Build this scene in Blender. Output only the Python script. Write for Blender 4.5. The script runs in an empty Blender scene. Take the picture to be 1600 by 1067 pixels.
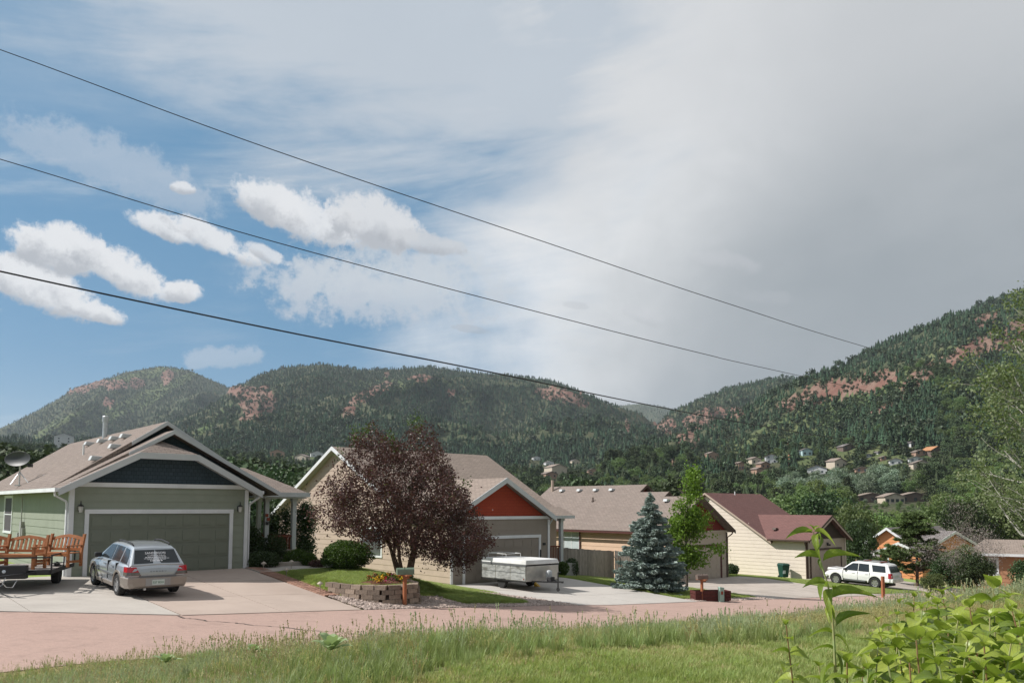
import bpy, bmesh, math, random
import numpy as np
from mathutils import Matrix, Vector
random.seed(7); rng=np.random.default_rng(7)
PI=math.pi
scene=bpy.context.scene; COL=scene.collection
# ------------------------------------------------------------ camera (28 mm lens, slight tilt up)
FPX,PITCH,PPY,ROLL=1244.4,.075,697.5,.003
cd=bpy.data.cameras.new('camera'); cam=bpy.data.objects.new('camera',cd); COL.objects.link(cam)
cd.lens=28.0; cd.sensor_width=36; cd.shift_y=(PPY-533.5)/1600.0; cd.clip_start=.05; cd.clip_end=30000
cam.rotation_euler=(Matrix.Rotation(PI/2+PITCH,4,'X')@Matrix.Rotation(ROLL,4,'Z')).to_euler()
scene.camera=cam
scene.render.resolution_x=1024; scene.render.resolution_y=682
scene.view_settings.view_transform='Standard'; scene.view_settings.look='None'
scene.view_settings.gamma=1; scene.view_settings.use_curve_mapping=False
scene.view_settings.exposure=.32
# sun from the left, a little beyond the houses
SUN=Vector((-.99,.02,0)).normalized(); EL=math.radians(44)
sd=Vector((SUN.x*math.cos(EL),SUN.y*math.cos(EL),math.sin(EL)))
sl=bpy.data.lights.new('sun','SUN'); sl.energy=4.9; sl.angle=math.radians(.53); sl.color=(1,.96,.91)
so=bpy.data.objects.new('sun',sl); COL.objects.link(so); so.rotation_euler=sd.to_track_quat('Z','Y').to_euler()
# ------------------------------------------------------------ photo measurements -> places (units: metres, eye at the origin)
def ray(px,py):
    dx=np.asarray(px,float)-800; dy=np.asarray(py,float)-PPY
    a=dx*math.cos(ROLL)+dy*math.sin(ROLL); b=-dx*math.sin(ROLL)+dy*math.cos(ROLL)
    x=a/FPX; u=-b/FPX; y=math.cos(PITCH)-u*math.sin(PITCH); z=math.sin(PITCH)+u*math.cos(PITCH)
    return x/y,z/y
def at(px,py,Y):
    x,z=ray(px,py); return Vector((float(x)*Y,Y,float(z)*Y))
def proj(x,y,z):
    d=y*math.cos(PITCH)+z*math.sin(PITCH); u=z*math.cos(PITCH)-y*math.sin(PITCH)
    a=FPX*x/d; b=-FPX*u/d
    return 800+a*math.cos(ROLL)-b*math.sin(ROLL), PPY+a*math.sin(ROLL)+b*math.cos(ROLL)
PH=.725; CP,SP=math.cos(PH),math.sin(PH)
def ab(x,y): return x*CP+y*SP, -x*SP+y*CP
def xy(a,b): return a*CP-b*SP, a*SP+b*CP
# ------------------------------------------------------------ node helpers
class N:
    T=None
    def __init__(s,k): s.k=k
    @staticmethod
    def m(op,*a,clamp=False):
        n=N.T.nodes.new('ShaderNodeMath'); n.operation=op; n.use_clamp=clamp
        for i,v in enumerate(a):
            if isinstance(v,N): N.T.links.new(v.k,n.inputs[i])
            else: n.inputs[i].default_value=v
        return N(n.outputs[0])
    def __add__(s,o): return N.m('ADD',s,o)
    __radd__=__add__
    def __sub__(s,o): return N.m('SUBTRACT',s,o)
    def __rsub__(s,o): return N.m('SUBTRACT',o,s)
    def __mul__(s,o): return N.m('MULTIPLY',s,o)
    __rmul__=__mul__
    def __truediv__(s,o): return N.m('DIVIDE',s,o)
def sstep(x,a,b,o0=0.,o1=1.):
    n=N.T.nodes.new('ShaderNodeMapRange'); n.interpolation_type='SMOOTHSTEP'
    N.T.links.new(x.k,n.inputs[0])
    for i,v in enumerate((a,b,o0,o1)): n.inputs[i+1].default_value=v
    return N(n.outputs[0])
def mixc(f,a,b):
    n=N.T.nodes.new('ShaderNodeMix'); n.data_type='RGBA'
    for i,v in ((0,f),(6,a),(7,b)):
        if isinstance(v,N): N.T.links.new(v.k,n.inputs[i])
        elif i==0: n.inputs[0].default_value=v
        else: n.inputs[i].default_value=(*v[:3],1)
    return N(n.outputs[2])
def comb(x,y,z):
    n=N.T.nodes.new('ShaderNodeCombineXYZ')
    for i,v in enumerate((x,y,z)):
        if isinstance(v,N): N.T.links.new(v.k,n.inputs[i])
        else: n.inputs[i].default_value=v
    return N(n.outputs[0])
def noise(vec,scale,detail=4,rough=.55,dist=0.):
    n=N.T.nodes.new('ShaderNodeTexNoise'); n.inputs['Scale'].default_value=scale; n.inputs['Detail'].default_value=detail
    n.inputs['Roughness'].default_value=rough; n.inputs['Distortion'].default_value=dist
    if vec: N.T.links.new(vec.k,n.inputs['Vector'])
    return N(n.outputs['Fac'])
# ------------------------------------------------------------ the sky
w=bpy.data.worlds.new('World'); scene.world=w; w.use_nodes=True; T=w.node_tree; N.T=T
for n in list(T.nodes): T.nodes.remove(n)
out=T.nodes.new('ShaderNodeOutputWorld'); bg=T.nodes.new('ShaderNodeBackground'); T.links.new(bg.outputs[0],out.inputs[0])
SKYS=.12; bg.inputs[1].default_value=SKYS*.80
st=T.nodes.new('ShaderNodeTexSky'); st.sky_type='NISHITA'; st.sun_disc=False; st.sun_elevation=EL
st.sun_rotation=math.atan2(SUN.x,SUN.y); st.altitude=2000; st.air_density=1.0; st.dust_density=1.2; st.ozone_density=1.5
tc=T.nodes.new('ShaderNodeTexCoord'); sx=T.nodes.new('ShaderNodeSeparateXYZ'); T.links.new(tc.outputs['Generated'],sx.inputs[0])
dx,dy,dz=[N(o) for o in sx.outputs]
AZ=N.m('ARCTAN2',dx,dy)*57.2958; ELV=N.m('ARCSINE',dz)*57.2958      # degrees
p3=N(tc.outputs['Generated'])
def ang(px,py):
    x,z=ray(px,py); x=float(x); z=float(z); return math.degrees(math.atan(x)), math.degrees(math.atan(z/math.sqrt(1+x*x)))
warp=(noise(p3,15,9,.66)-.5)*.62+(noise(p3,42,7,.68)-.5)*.55+(noise(p3,100,5,.7)-.5)*.18; warp2=noise(N(p3.k),4.2,6,.6,.4)-.5
streak=noise(comb(AZ*.02+ELV*.018,ELV*.11-AZ*.018,.3),2.4,8,.6,.25)
blue=mixc(.75,N(st.outputs[0]),tuple(v/SKYS for v in (.085,.275,.47)))
low=sstep(ELV,0,11,1,0)
blue=mixc(low*.45,blue,tuple(v/SKYS for v in (.36,.52,.66)))
# high veil and the big grey deck on the right
edge=AZ-ELV*.30+warp2*22+(streak-.5)*22
deck=sstep(edge,-19,4)
deckhigh=sstep(ELV+warp2*12+(streak-.5)*30+AZ*.30,13,27)
cover=N.m('MAXIMUM',deck,deckhigh*.66)
cover=N.m('MAXIMUM',cover,sstep(N.m('ABSOLUTE',AZ),80,120)*.55+sstep(ELV,38,60)*.5,clamp=True)
cir=sstep(streak,.50,.72)*.62
cir=cir*sstep(ELV+warp2*8,3,12,.8,.22)*1.0+sstep(streak,.52,.70)*sstep(ELV,15,21)*.35
cir=N.m('MAXIMUM',cir,sstep(ELV+(streak-.5)*22,17,26)*.18)
mottle=noise(comb(AZ*.03,ELV*.06,1.7),2.2,7,.55)
bright=sstep(AZ+warp2*16-ELV*.62+(mottle-.5)*9,-9,12,1,0)
dcol=mixc(bright,(.345/SKYS,.38/SKYS,.41/SKYS),(.90/SKYS,.91/SKYS,.92/SKYS))
dcol=mixc(sstep(mottle,.35,.75)*.35,dcol,(.52/SKYS,.545/SKYS,.57/SKYS))
dcol=mixc(sstep(ELV+warp2*8-AZ*.12,13,27)*.75,dcol,(.63/SKYS,.645/SKYS,.665/SKYS))
dcol=mixc(low*.45*sstep(AZ,8,25,1,.2),dcol,(.50/SKYS,.55/SKYS,.595/SKYS))
skyc=mixc(cir,blue,(.66/SKYS,.70/SKYS,.74/SKYS))
skyc=mixc(cover,skyc,dcol)
# fair-weather puffs
def puff(col,px,py,rx,ry,rot,amt=1.,br=(.80,.81,.83),dk=(.46,.48,.52),wa=1.,soft=.48):
    a0,e0=ang(px,py); k=57.2958/FPX; c,s=math.cos(math.radians(rot)),math.sin(math.radians(rot))
    cz_=math.cos(math.radians(a0)); A=(AZ-a0)/(cz_*cz_); E=(ELV-e0)/cz_
    u=(A*c-E*s)/(rx*k); v=(A*s+E*c)/(ry*k)
    d=u*u+N.m('MULTIPLY',v,v)*sstep(v,-.3,.3,1.35,.8)+warp*4.2*wa
    f=sstep(d,1.0-soft,1.0+soft*.6,amt,0)
    sh=sstep(v+warp*3.4,-.85,.25)
    return mixc(f,col,mixc(sh,tuple(q/SKYS for q in dk),tuple(q/SKYS for q in br)))
for a in ((500,440,140,34,4,.5,(.60,.64,.70),(.5,.56,.64),1.6,.7),(345,560,75,17,-8,.45,(.62,.66,.72),(.55,.6,.66),1.6,.7),(180,265,170,38,12,.45,(.60,.64,.70),(.5,.56,.64),1.3,.7),(600,455,190,62,2,.75,(.62,.66,.70),(.56,.6,.66),1.5,.8),
 (60,452,110,36,14),(-60,470,60,44,0),(100,395,84,38,4),(195,428,84,32,20),(285,458,34,19,0),(150,488,50,17,10),
 (255,358,62,18,12,.95),(335,378,80,20,18,.95),(420,400,40,12,20,.8),
 (425,322,66,30,15,.97),(500,352,80,38,10,.95),(580,350,90,36,16,.95,(.74,.75,.77),(.47,.49,.53)),(660,380,64,17,8,.85,(.62,.64,.67),(.43,.45,.49)),(286,295,19,9,0,.85),
 (1130,412,58,17,14,.30,(.62,.63,.66),(.45,.47,.5)),(1005,495,36,12,20,.30,(.62,.63,.66),(.45,.47,.5)),(1195,465,60,14,10,.15,(.62,.63,.66),(.45,.47,.5)),(735,515,34,6,8,.4,(.42,.44,.48),(.38,.40,.44)),(900,478,20,6,8,.25,(.42,.44,.48),(.38,.40,.44))):
    skyc=puff(skyc,*a)
T.links.new(skyc.k,bg.inputs[0])
# ------------------------------------------------------------ materials
M={}
def pm(name,c1,c2=None,scale=3.,rough=.8,bump=0.,bscale=None,metal=0.,c3=None,spec=.3,coat=0.,detail=6,uv=False,vary=0.,bdist=.01,stretch=None,stain=0.,sscale=.5):
    m=bpy.data.materials.new(name); m.use_nodes=True; T=N.T=m.node_tree; b=T.nodes['Principled BSDF']
    b.inputs['Roughness'].default_value=rough; b.inputs['Metallic'].default_value=metal; b.inputs['Specular IOR Level'].default_value=spec
    b.inputs['Coat Weight'].default_value=coat
    t=T.nodes.new('ShaderNodeTexCoord'); v=N(t.outputs['UV' if uv else 'Object'])
    if stretch:
        mp=T.nodes.new('ShaderNodeMapping'); mp.inputs['Scale'].default_value=stretch; T.links.new(v.k,mp.inputs[0]); v=N(mp.outputs[0])
    if c2 is None: c2=tuple(x*.88 for x in c1)
    nz=noise(v,scale,detail,.6); col=mixc(sstep(nz,.32,.68),c1,c2)
    if c3: col=mixc(sstep(noise(v,scale*.23+.01,4,.6,.5),.48,.66),col,c3)
    if stain:
        dk=tuple(x*.55 for x in c1); col=mixc(sstep(noise(v,sscale,7,.72,.6),.50,.72)*stain,col,dk); col=mixc(sstep(noise(v,sscale*9,5,.7),.58,.72)*stain*.5,col,dk)
    if vary:
        oi=T.nodes.new('ShaderNodeObjectInfo'); r=N(oi.outputs['Random'])
        hs=T.nodes.new('ShaderNodeHueSaturation'); T.links.new(col.k,hs.inputs['Color']); T.links.new((r*vary*2+(1-vary)).k,hs.inputs['Value']); col=N(hs.outputs[0])
    T.links.new(col.k,b.inputs['Base Color'])
    if bump:
        bn=T.nodes.new('ShaderNodeBump'); bn.inputs['Strength'].default_value=bump; bn.inputs['Distance'].default_value=bdist
        T.links.new(noise(v,bscale or scale*6,5,.65).k,bn.inputs['Height']); T.links.new(bn.outputs[0],b.inputs['Normal'])
    M[name]=m; return m
def brickmat(name,c1,c2,mortar,bw,bh,mort=.006,rough=.9,bump=.6,patch=None,off=.5):
    m=bpy.data.materials.new(name); m.use_nodes=True; T=N.T=m.node_tree; b=T.nodes['Principled BSDF']; b.inputs['Roughness'].default_value=rough; b.inputs['Specular IOR Level'].default_value=.15
    t=T.nodes.new('ShaderNodeTexCoord'); v=N(t.outputs['UV'])
    bk=T.nodes.new('ShaderNodeTexBrick'); T.links.new(v.k,bk.inputs['Vector']); bk.inputs['Scale'].default_value=1; bk.inputs['Brick Width'].default_value=bw; bk.inputs['Row Height'].default_value=bh
    bk.inputs['Mortar Size'].default_value=mort; bk.inputs['Mortar Smooth'].default_value=.3; bk.offset=off
    bk.inputs['Color1'].default_value=(*c1,1); bk.inputs['Color2'].default_value=(*c2,1); bk.inputs['Mortar'].default_value=(*mortar,1)
    col=N(bk.outputs['Color']); n1=noise(v,1.1,5,.65); n2=noise(v,26,4,.7)
    col=mixc(sstep(n1,.35,.7)*.5,col,patch or tuple(x*.75 for x in c1)); col=mixc(sstep(n2,.4,.7)*.28,col,tuple(min(1,x*1.5) for x in c1))
    T.links.new(col.k,b.inputs['Base Color'])
    bn=T.nodes.new('ShaderNodeBump'); bn.inputs['Strength'].default_value=bump; bn.inputs['Distance'].default_value=.012
    T.links.new(((1-N(bk.outputs['Fac']))+n2*.5).k,bn.inputs['Height']); T.links.new(bn.outputs[0],b.inputs['Normal'])
    M[name]=m; return m
def leafmat(name,c1,c2,trans=.3,c3=None,rough=.55,obj=0.):
    m=bpy.data.materials.new(name); m.use_nodes=True; T=N.T=m.node_tree; b=T.nodes['Principled BSDF']; b.inputs['Roughness'].default_value=rough; b.inputs['Specular IOR Level'].default_value=.3
    g=T.nodes.new('ShaderNodeNewGeometry'); r=N(g.outputs['Random Per Island']); col=mixc(r,c1,c2)
    if c3: col=mixc(sstep(r,.90,.97),col,c3)
    t=T.nodes.new('ShaderNodeTexCoord'); col=mixc(sstep(noise(N(t.outputs['Object']),.9,3),.35,.7)*.45,col,tuple(x*.7 for x in c1))
    if obj:
        oi=T.nodes.new('ShaderNodeObjectInfo'); hs=T.nodes.new('ShaderNodeHueSaturation'); T.links.new(col.k,hs.inputs['Color']); q=N(oi.outputs['Random'])
        T.links.new((q*obj*2+(1-obj)).k,hs.inputs['Value']); T.links.new((q*.05+.475).k,hs.inputs['Hue']); col=N(hs.outputs[0])
    T.links.new(col.k,b.inputs['Base Color'])
    tr=T.nodes.new('ShaderNodeBsdfTranslucent'); T.links.new(mixc(.4,col,(c1[0]*1.6,c1[1]*1.8,c1[2]*.8)).k,tr.inputs[0])
    mx=T.nodes.new('ShaderNodeMixShader'); mx.inputs[0].default_value=trans
    T.links.new(b.outputs[0],mx.inputs[1]); T.links.new(tr.outputs[0],mx.inputs[2]); T.links.new(mx.outputs[0],T.nodes['Material Output'].inputs[0])
    M[name]=m; return m
pm('green_paint',(.262,.285,.228),(.243,.266,.212),2,.75,.15,60,stain=.16,sscale=.9)
pm('green_door',(.185,.20,.158),(.172,.188,.148),2,.6)
brickmat('navy_shakes',(.042,.062,.078),(.052,.074,.092),(.018,.026,.034),.16,.14,.008,.8,.7)
pm('white_trim',(.70,.71,.72),(.64,.65,.66),1.5,.55,stain=.18,sscale=1.5)
pm('grey_trim',(.50,.52,.53),(.46,.48,.49),1.5,.6)
pm('tan_paint',(.44,.345,.28),(.41,.32,.26),2,.8,.15,60,stain=.16,sscale=.9)
pm('taupe_paint',(.265,.23,.195),(.25,.215,.18),2,.8,.1,60)
brickmat('red_shakes',(.33,.06,.032),(.30,.05,.028),(.14,.03,.02),.3,.15,.006,.8,.6)
pm('peach_paint',(.64,.455,.325),(.60,.43,.305),2,.8,stain=.14,sscale=.9)
pm('beige_paint',(.42,.355,.29),(.40,.335,.27),2,.8)
pm('maroon_trim',(.10,.035,.03),(.085,.03,.026),2,.6)
pm('brown_trim',(.085,.055,.042),(.07,.046,.035),2,.6)
brickmat('maroon_shakes',(.17,.035,.03),(.15,.03,.026),(.06,.02,.016),.3,.15,.006,.8,.5)
brickmat('brown_shakes',(.075,.058,.05),(.066,.05,.043),(.03,.02,.018),.3,.15,.006,.8,.5)
pm('cream_paint',(.68,.595,.51),(.65,.565,.485),2,.8,stain=.14,sscale=.9)
pm('orange_paint',(.66,.29,.13),(.60,.26,.115),2,.8)
pm('brown_orange',(.40,.21,.12),(.36,.19,.11),2,.8)
brickmat('roof_brown',(.245,.20,.175),(.19,.155,.135),(.09,.075,.065),.33,.143,.010,.95,.9,(.19,.16,.14))
brickmat('roof_tan',(.29,.235,.20),(.22,.178,.15),(.11,.09,.075),.33,.143,.010,.95,.9,(.22,.18,.155))
brickmat('roof_maroon',(.19,.10,.09),(.145,.078,.072),(.06,.04,.036),.33,.143,.010,.95,.9,(.14,.08,.075))
brickmat('roof_grey',(.20,.18,.175),(.16,.145,.14),(.08,.07,.07),.33,.143,.010,.95,.9)
pm('concrete',(.42,.385,.345),(.385,.35,.315),1.2,.9,.3,40,c3=(.38,.345,.31),stain=.30)
pm('concrete_pink',(.415,.335,.285),(.38,.305,.26),.8,.9,.3,40,c3=(.36,.285,.24),stain=.30)
pm('concrete_new',(.44,.41,.375),(.41,.38,.35),1.0,.9,.25,40,c3=(.38,.36,.335),stain=.22)
pm('concrete_old',(.42,.37,.325),(.36,.315,.275),1.2,.9,.3,40,c3=(.33,.29,.25),stain=.40)
pm('paver',(.38,.22,.16),(.34,.20,.15),8,.9,.4,60,vary=.2)
pm('road_gravel',(.42,.30,.255),(.34,.235,.20),34,.95,.8,120,c3=(.34,.245,.21),stain=.62,sscale=.8,spec=.1,bdist=.006)
pm('asphalt_crack',(.05,.045,.04),(.07,.06,.05),20,.9)
pm('wall_block',(.29,.225,.175),(.22,.17,.135),14,.95,.9,40,vary=.3,bdist=.02)
pm('pebble',(.42,.33,.28),(.27,.22,.20),2.0,.9,.3,30,vary=.3,c3=(.5,.42,.36))
pm('mulch',(.14,.055,.03),(.09,.04,.025),25,.95,.9,60)
pm('cedar',(.37,.145,.055),(.28,.105,.04),3,.55,.2,40,stretch=(1,1,12))
pm('deck_red',(.17,.045,.022),(.14,.036,.02),3,.7)
pm('post_wood',(.33,.12,.055),(.27,.10,.045),5,.7,.3,30)
pm('grey_wood',(.30,.275,.25),(.21,.19,.175),3,.9,.5,30,stretch=(6,6,1),vary=.25)
pm('black_metal',(.018,.018,.02),None,3,.45,spec=.5)
pm('rubber',(.02,.02,.02),(.03,.03,.03),9,.85)
pm('alloy',(.50,.50,.50),(.42,.42,.42),6,.35,metal=.7)
pm('galvanised',(.55,.56,.57),(.45,.46,.47),6,.4,metal=.6)
pm('silver_paint',(.40,.43,.46),(.38,.41,.44),3,.30,metal=.55,coat=.8)
pm('beige_bumper',(.30,.265,.235),(.28,.245,.215),3,.38,metal=.35,coat=.4)
pm('dark_trim',(.035,.035,.038),None,4,.55)
pm('grey_strip',(.13,.135,.14),None,4,.5)
pm('white_paint',(.78,.78,.77),(.75,.75,.74),3,.3,coat=.7)
pm('tan_trim_grey',(.33,.32,.31),None,4,.5)
leafmat('twig_fine',(.22,.19,.17),(.30,.26,.235),0)
pm('glass',(.020,.026,.030),(.026,.032,.036),2,.12,spec=.5)
pm('window_glass',(.05,.055,.06),(.08,.09,.10),1,.08,spec=.9)
pm('blind',(.50,.55,.56),(.42,.47,.48),2,.6)
pm('insect_screen',(.085,.075,.08),(.07,.062,.066),3,.7)
pm('red_lens',(.42,.012,.018),(.34,.01,.014),5,.15,coat=1)
pm('smoke_lens',(.10,.085,.07),(.14,.12,.10),9,.2,coat=1)
pm('plate_white',(.60,.66,.62),(.5,.56,.52),9,.5); pm('plate_green',(.05,.16,.10),None,9,.5)
pm('decal_white',(.80,.80,.82),None,3,.6)
pm('aluminium',(.52,.50,.47),(.40,.385,.36),2.5,.38,metal=.5,c3=(.34,.33,.31))
pm('stained_panel',(.19,.195,.19),(.40,.41,.395),3.2,.6,c3=(.13,.125,.11),detail=9,stretch=(1,1,3))
pm('camper_lid',(.66,.66,.65),(.60,.60,.59),2,.5,c3=(.52,.52,.50))
pm('tank_grey',(.40,.42,.43),None,3,.4)
pm('mailbox_green',(.15,.20,.145),(.12,.165,.12),6,.6)
pm('mailbox_brown',(.17,.13,.11),(.13,.10,.085),6,.6)
pm('pedestal_green',(.30,.42,.36),(.26,.37,.32),6,.6)
pm('bin_green',(.012,.06,.045),(.010,.05,.038),5,.5)
pm('label_white',(.6,.65,.7),None,5,.6)
pm('box_maroon',(.10,.025,.022),(.07,.02,.018),6,.8)
pm('number_dark',(.03,.03,.03),None,5,.6)
pm('rust_red',(.25,.06,.035),None,6,.7)
pm('lamp_glass',(.5,.5,.46),None,4,.3)
pm('solar_cap',(.42,.36,.30),None,5,.5,metal=.5)
pm('dish_grey',(.052,.055,.062),None,4,.5)
pm('cable_black',(.02,.02,.022),None,4,.6)
pm('bark_grey',(.15,.12,.10),(.09,.07,.06),9,.9,.7,30,stretch=(3,3,.6))
pm('bark_pale',(.40,.38,.33),(.26,.25,.22),6,.9,.4,30,stretch=(2,2,.6))
pm('bark_brown',(.13,.085,.06),(.08,.055,.04),9,.9,.7,30)
pm('stem_green',(.27,.33,.14),(.30,.26,.12),20,.7)
pm('stem_red',(.22,.11,.06),(.25,.18,.08),20,.7)
pm('boulder',(.25,.20,.175),(.19,.155,.135),5,.9,.6,20)
pm('wood_plank',(.45,.24,.12),(.36,.19,.10),5,.7,vary=.2)
leafmat('leaf_plum',(.060,.027,.026),(.145,.072,.060),.22,(.10,.11,.03),.45)
leafmat('leaf_maple',(.12,.205,.028),(.20,.31,.05),.42)
leafmat('leaf_bush',(.045,.085,.014),(.085,.14,.02),.3)
leafmat('leaf_dark',(.035,.060,.022),(.06,.095,.032),.2,obj=.3)
leafmat('needle_blue',(.22,.28,.255),(.38,.45,.41),.08,rough=.75)
leafmat('needle_dark',(.055,.080,.038),(.095,.125,.058),.1,rough=.8,obj=.35)
leafmat('needle_pine',(.085,.115,.038),(.15,.18,.065),.12,rough=.8,obj=.2)
leafmat('leaf_wood',(.10,.15,.052),(.165,.22,.08),.3,obj=.35)
leafmat('leaf_scrub',(.038,.062,.028),(.065,.09,.04),.1,obj=.3)
leafmat('leaf_bright',(.14,.20,.06),(.20,.27,.09),.35,obj=.2)
leafmat('leaf_silver',(.17,.23,.16),(.25,.31,.22),.25,obj=.15)
leafmat('leaf_aspen',(.125,.165,.07),(.20,.24,.115),.35,(.26,.27,.16))
leafmat('needle_far',(.026,.052,.029),(.052,.082,.043),0,rough=1,obj=.45)
leafmat('grass_green',(.22,.27,.095),(.32,.37,.16),.35,obj=.25)
leafmat('grass_blue',(.31,.35,.20),(.41,.44,.29),.35,obj=.2)
leafmat('grass_tan',(.40,.36,.17),(.50,.44,.24),.35,obj=.2)
leafmat('seed_head',(.42,.36,.20),(.55,.47,.30),.2,obj=.2)
leafmat('grass_lawn',(.27,.33,.10),(.37,.42,.155),.42,(.26,.25,.10),obj=.15)
leafmat('leaf_pale',(.27,.35,.17),(.33,.40,.22),.3)
leafmat('flower_red',(.45,.02,.02),(.6,.03,.08),.2); leafmat('flower_yellow',(.75,.42,.02),(.8,.55,.05),.2)
leafmat('flower_pink',(.5,.06,.20),(.6,.15,.3),.2); leafmat('twig_grey',(.25,.20,.18),(.32,.26,.235),0)
# leaves of the near plants: midrib, side veins, yellowing
def bigleaf(name,c1,c2,trans=.42):
    m=bpy.data.materials.new(name); m.use_nodes=True; T=N.T=m.node_tree; b=T.nodes['Principled BSDF']; b.inputs['Roughness'].default_value=.38; b.inputs['Specular IOR Level'].default_value=.45
    t=T.nodes.new('ShaderNodeTexCoord'); s=T.nodes.new('ShaderNodeSeparateXYZ'); T.links.new(t.outputs['UV'],s.inputs[0]); u,v=N(s.outputs[0]),N(s.outputs[1])
    oi=T.nodes.new('ShaderNodeObjectInfo'); r=N(oi.outputs['Random'])
    au=N.m('ABSOLUTE',u)
    rib=sstep(au,.03,.09,1,0); side=N.m('PINGPONG',v*7-au*2.6,.5); vein=sstep(side,.0,.10,1,0)*.6
    col=mixc(r,c1,c2); col=mixc(sstep(noise(N(t.outputs['Object']),14,4),.4,.7)*.35,col,tuple(x*.72 for x in c1))
    col=mixc(N.m('MAXIMUM',rib,vein)*.55,col,(.26,.33,.11)); col=mixc(sstep(noise(N(t.outputs['Object']),9,5,.7),.63,.70)*sstep(r,.3,.6)*.8,col,(.26,.17,.06))
    T.links.new(col.k,b.inputs['Base Color'])
    bn=T.nodes.new('ShaderNodeBump'); bn.inputs['Strength'].default_value=.5; bn.inputs['Distance'].default_value=.004; T.links.new((1-N.m('MAXIMUM',rib,vein)).k,bn.inputs['Height']); T.links.new(bn.outputs[0],b.inputs['Normal'])
    tr=T.nodes.new('ShaderNodeBsdfTranslucent'); T.links.new(mixc(.5,col,(.22,.34,.03)).k,tr.inputs[0])
    mx=T.nodes.new('ShaderNodeMixShader'); mx.inputs[0].default_value=trans
    T.links.new(b.outputs[0],mx.inputs[1]); T.links.new(tr.outputs[0],mx.inputs[2]); T.links.new(mx.outputs[0],T.nodes['Material Output'].inputs[0]); M[name]=m
bigleaf('leaf_big',(.10,.165,.02),(.24,.30,.035)); bigleaf('leaf_big_light',(.29,.36,.045),(.38,.44,.08)); bigleaf('leaf_big_yellow',(.40,.42,.05),(.45,.45,.08))
# ------------------------------------------------------------ mesh helpers
def auto_uv(me):
    uv=me.uv_layers.new(name='UVMap').data
    co=me.vertices
    for p in me.polygons:
        n=p.normal; t=Vector((0,0,1)).cross(n)
        t=t.normalized() if t.length>1e-3 else Vector((1,0,0))
        bt=n.cross(t)
        for li,vi in zip(p.loop_indices,p.vertices):
            c=co[vi].co; uv[li].uv=(c.dot(t),c.dot(bt))
class MB:
    def __init__(s,X=None): s.v=[]; s.f=[]; s.X=X
    def add(s,vs,fs):
        o=len(s.v)
        s.v+= [tuple(s.X@Vector(p)) for p in vs] if s.X else [tuple(p) for p in vs]
        s.f+=[tuple(i+o for i in f) for f in fs]; return s
    def box(s,x0,y0,z0,x1,y1,z1):
        if x0>x1:x0,x1=x1,x0
        if y0>y1:y0,y1=y1,y0
        if z0>z1:z0,z1=z1,z0
        return s.hexa([(x0,y0,z0),(x1,y0,z0),(x1,y1,z0),(x0,y1,z0)],[(x0,y0,z1),(x1,y0,z1),(x1,y1,z1),(x0,y1,z1)])
    def hexa(s,b,t): return s.add(list(b)+list(t),[(3,2,1,0),(4,5,6,7),(0,1,5,4),(1,2,6,5),(2,3,7,6),(3,0,4,7)])
    def prism(s,pts,d):      # polygon (list of 3D) extruded by vector d
        n=len(pts); d=Vector(d); q=[tuple(Vector(p)+d) for p in pts]
        return s.add(list(pts)+q,[tuple(range(n))[::-1],tuple(range(n,2*n))]+[(i,(i+1)%n,n+(i+1)%n,n+i) for i in range(n)])
    def tube(s,pts,rad,n=6,cap=True):
        P=[Vector(p) for p in pts]; R=rad if isinstance(rad,(list,tuple)) else [rad]*len(P); vs=[];fs=[]
        for i,p in enumerate(P):
            d=(P[min(i+1,len(P)-1)]-P[max(i-1,0)]).normalized(); a=d.orthogonal().normalized() if i==0 else (a-d*a.dot(d)).normalized()
            b=d.cross(a)
            vs+=[tuple(p+(a*math.cos(2*PI*k/n)+b*math.sin(2*PI*k/n))*R[i]) for k in range(n)]
        for i in range(len(P)-1): fs+=[(i*n+k,i*n+(k+1)%n,(i+1)*n+(k+1)%n,(i+1)*n+k) for k in range(n)]
        if cap: fs+=[tuple(range(n))[::-1],tuple((len(P)-1)*n+k for k in range(n))]
        return s.add(vs,fs)
    def cyl(s,p0,p1,r0,r1=None,n=12): return s.tube([p0,p1],[r0,r0 if r1 is None else r1],n)
    def lathe(s,prof,c=(0,0,0),n=16,axis='Z'):
        vs=[];fs=[];m=len(prof)
        for r,z in prof:
            for k in range(n):
                x,y=r*math.cos(2*PI*k/n),r*math.sin(2*PI*k/n)
                vs.append((c[0]+x,c[1]+y,c[2]+z) if axis=='Z' else ((c[0]+x,c[1]+z,c[2]+y) if axis=='Y' else (c[0]+z,c[1]+x,c[2]+y)))
        for i in range(m-1): fs+=[(i*n+k,i*n+(k+1)%n,(i+1)*n+(k+1)%n,(i+1)*n+k) for k in range(n)]
        fs+=[tuple(range(n))[::-1],tuple((m-1)*n+k for k in range(n))]
        return s.add(vs,fs)
    def mesh(s,name,mat,smooth=False):
        me=bpy.data.meshes.new(name); me.from_pydata(s.v,[],s.f)
        if len(s.f)<60000:
            bm=bmesh.new(); bm.from_mesh(me); bmesh.ops.recalc_face_normals(bm,faces=bm.faces); bm.to_mesh(me); bm.free()
        me.materials.append(M[mat]); me.update(); auto_uv(me)
        if smooth: me.shade_smooth()
        return me
    def build(s,name,mat,parent=None,smooth=False,bevel=0,**kw): return link(name,s.mesh(name,mat,smooth),parent,bevel=bevel,**kw)
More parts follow.
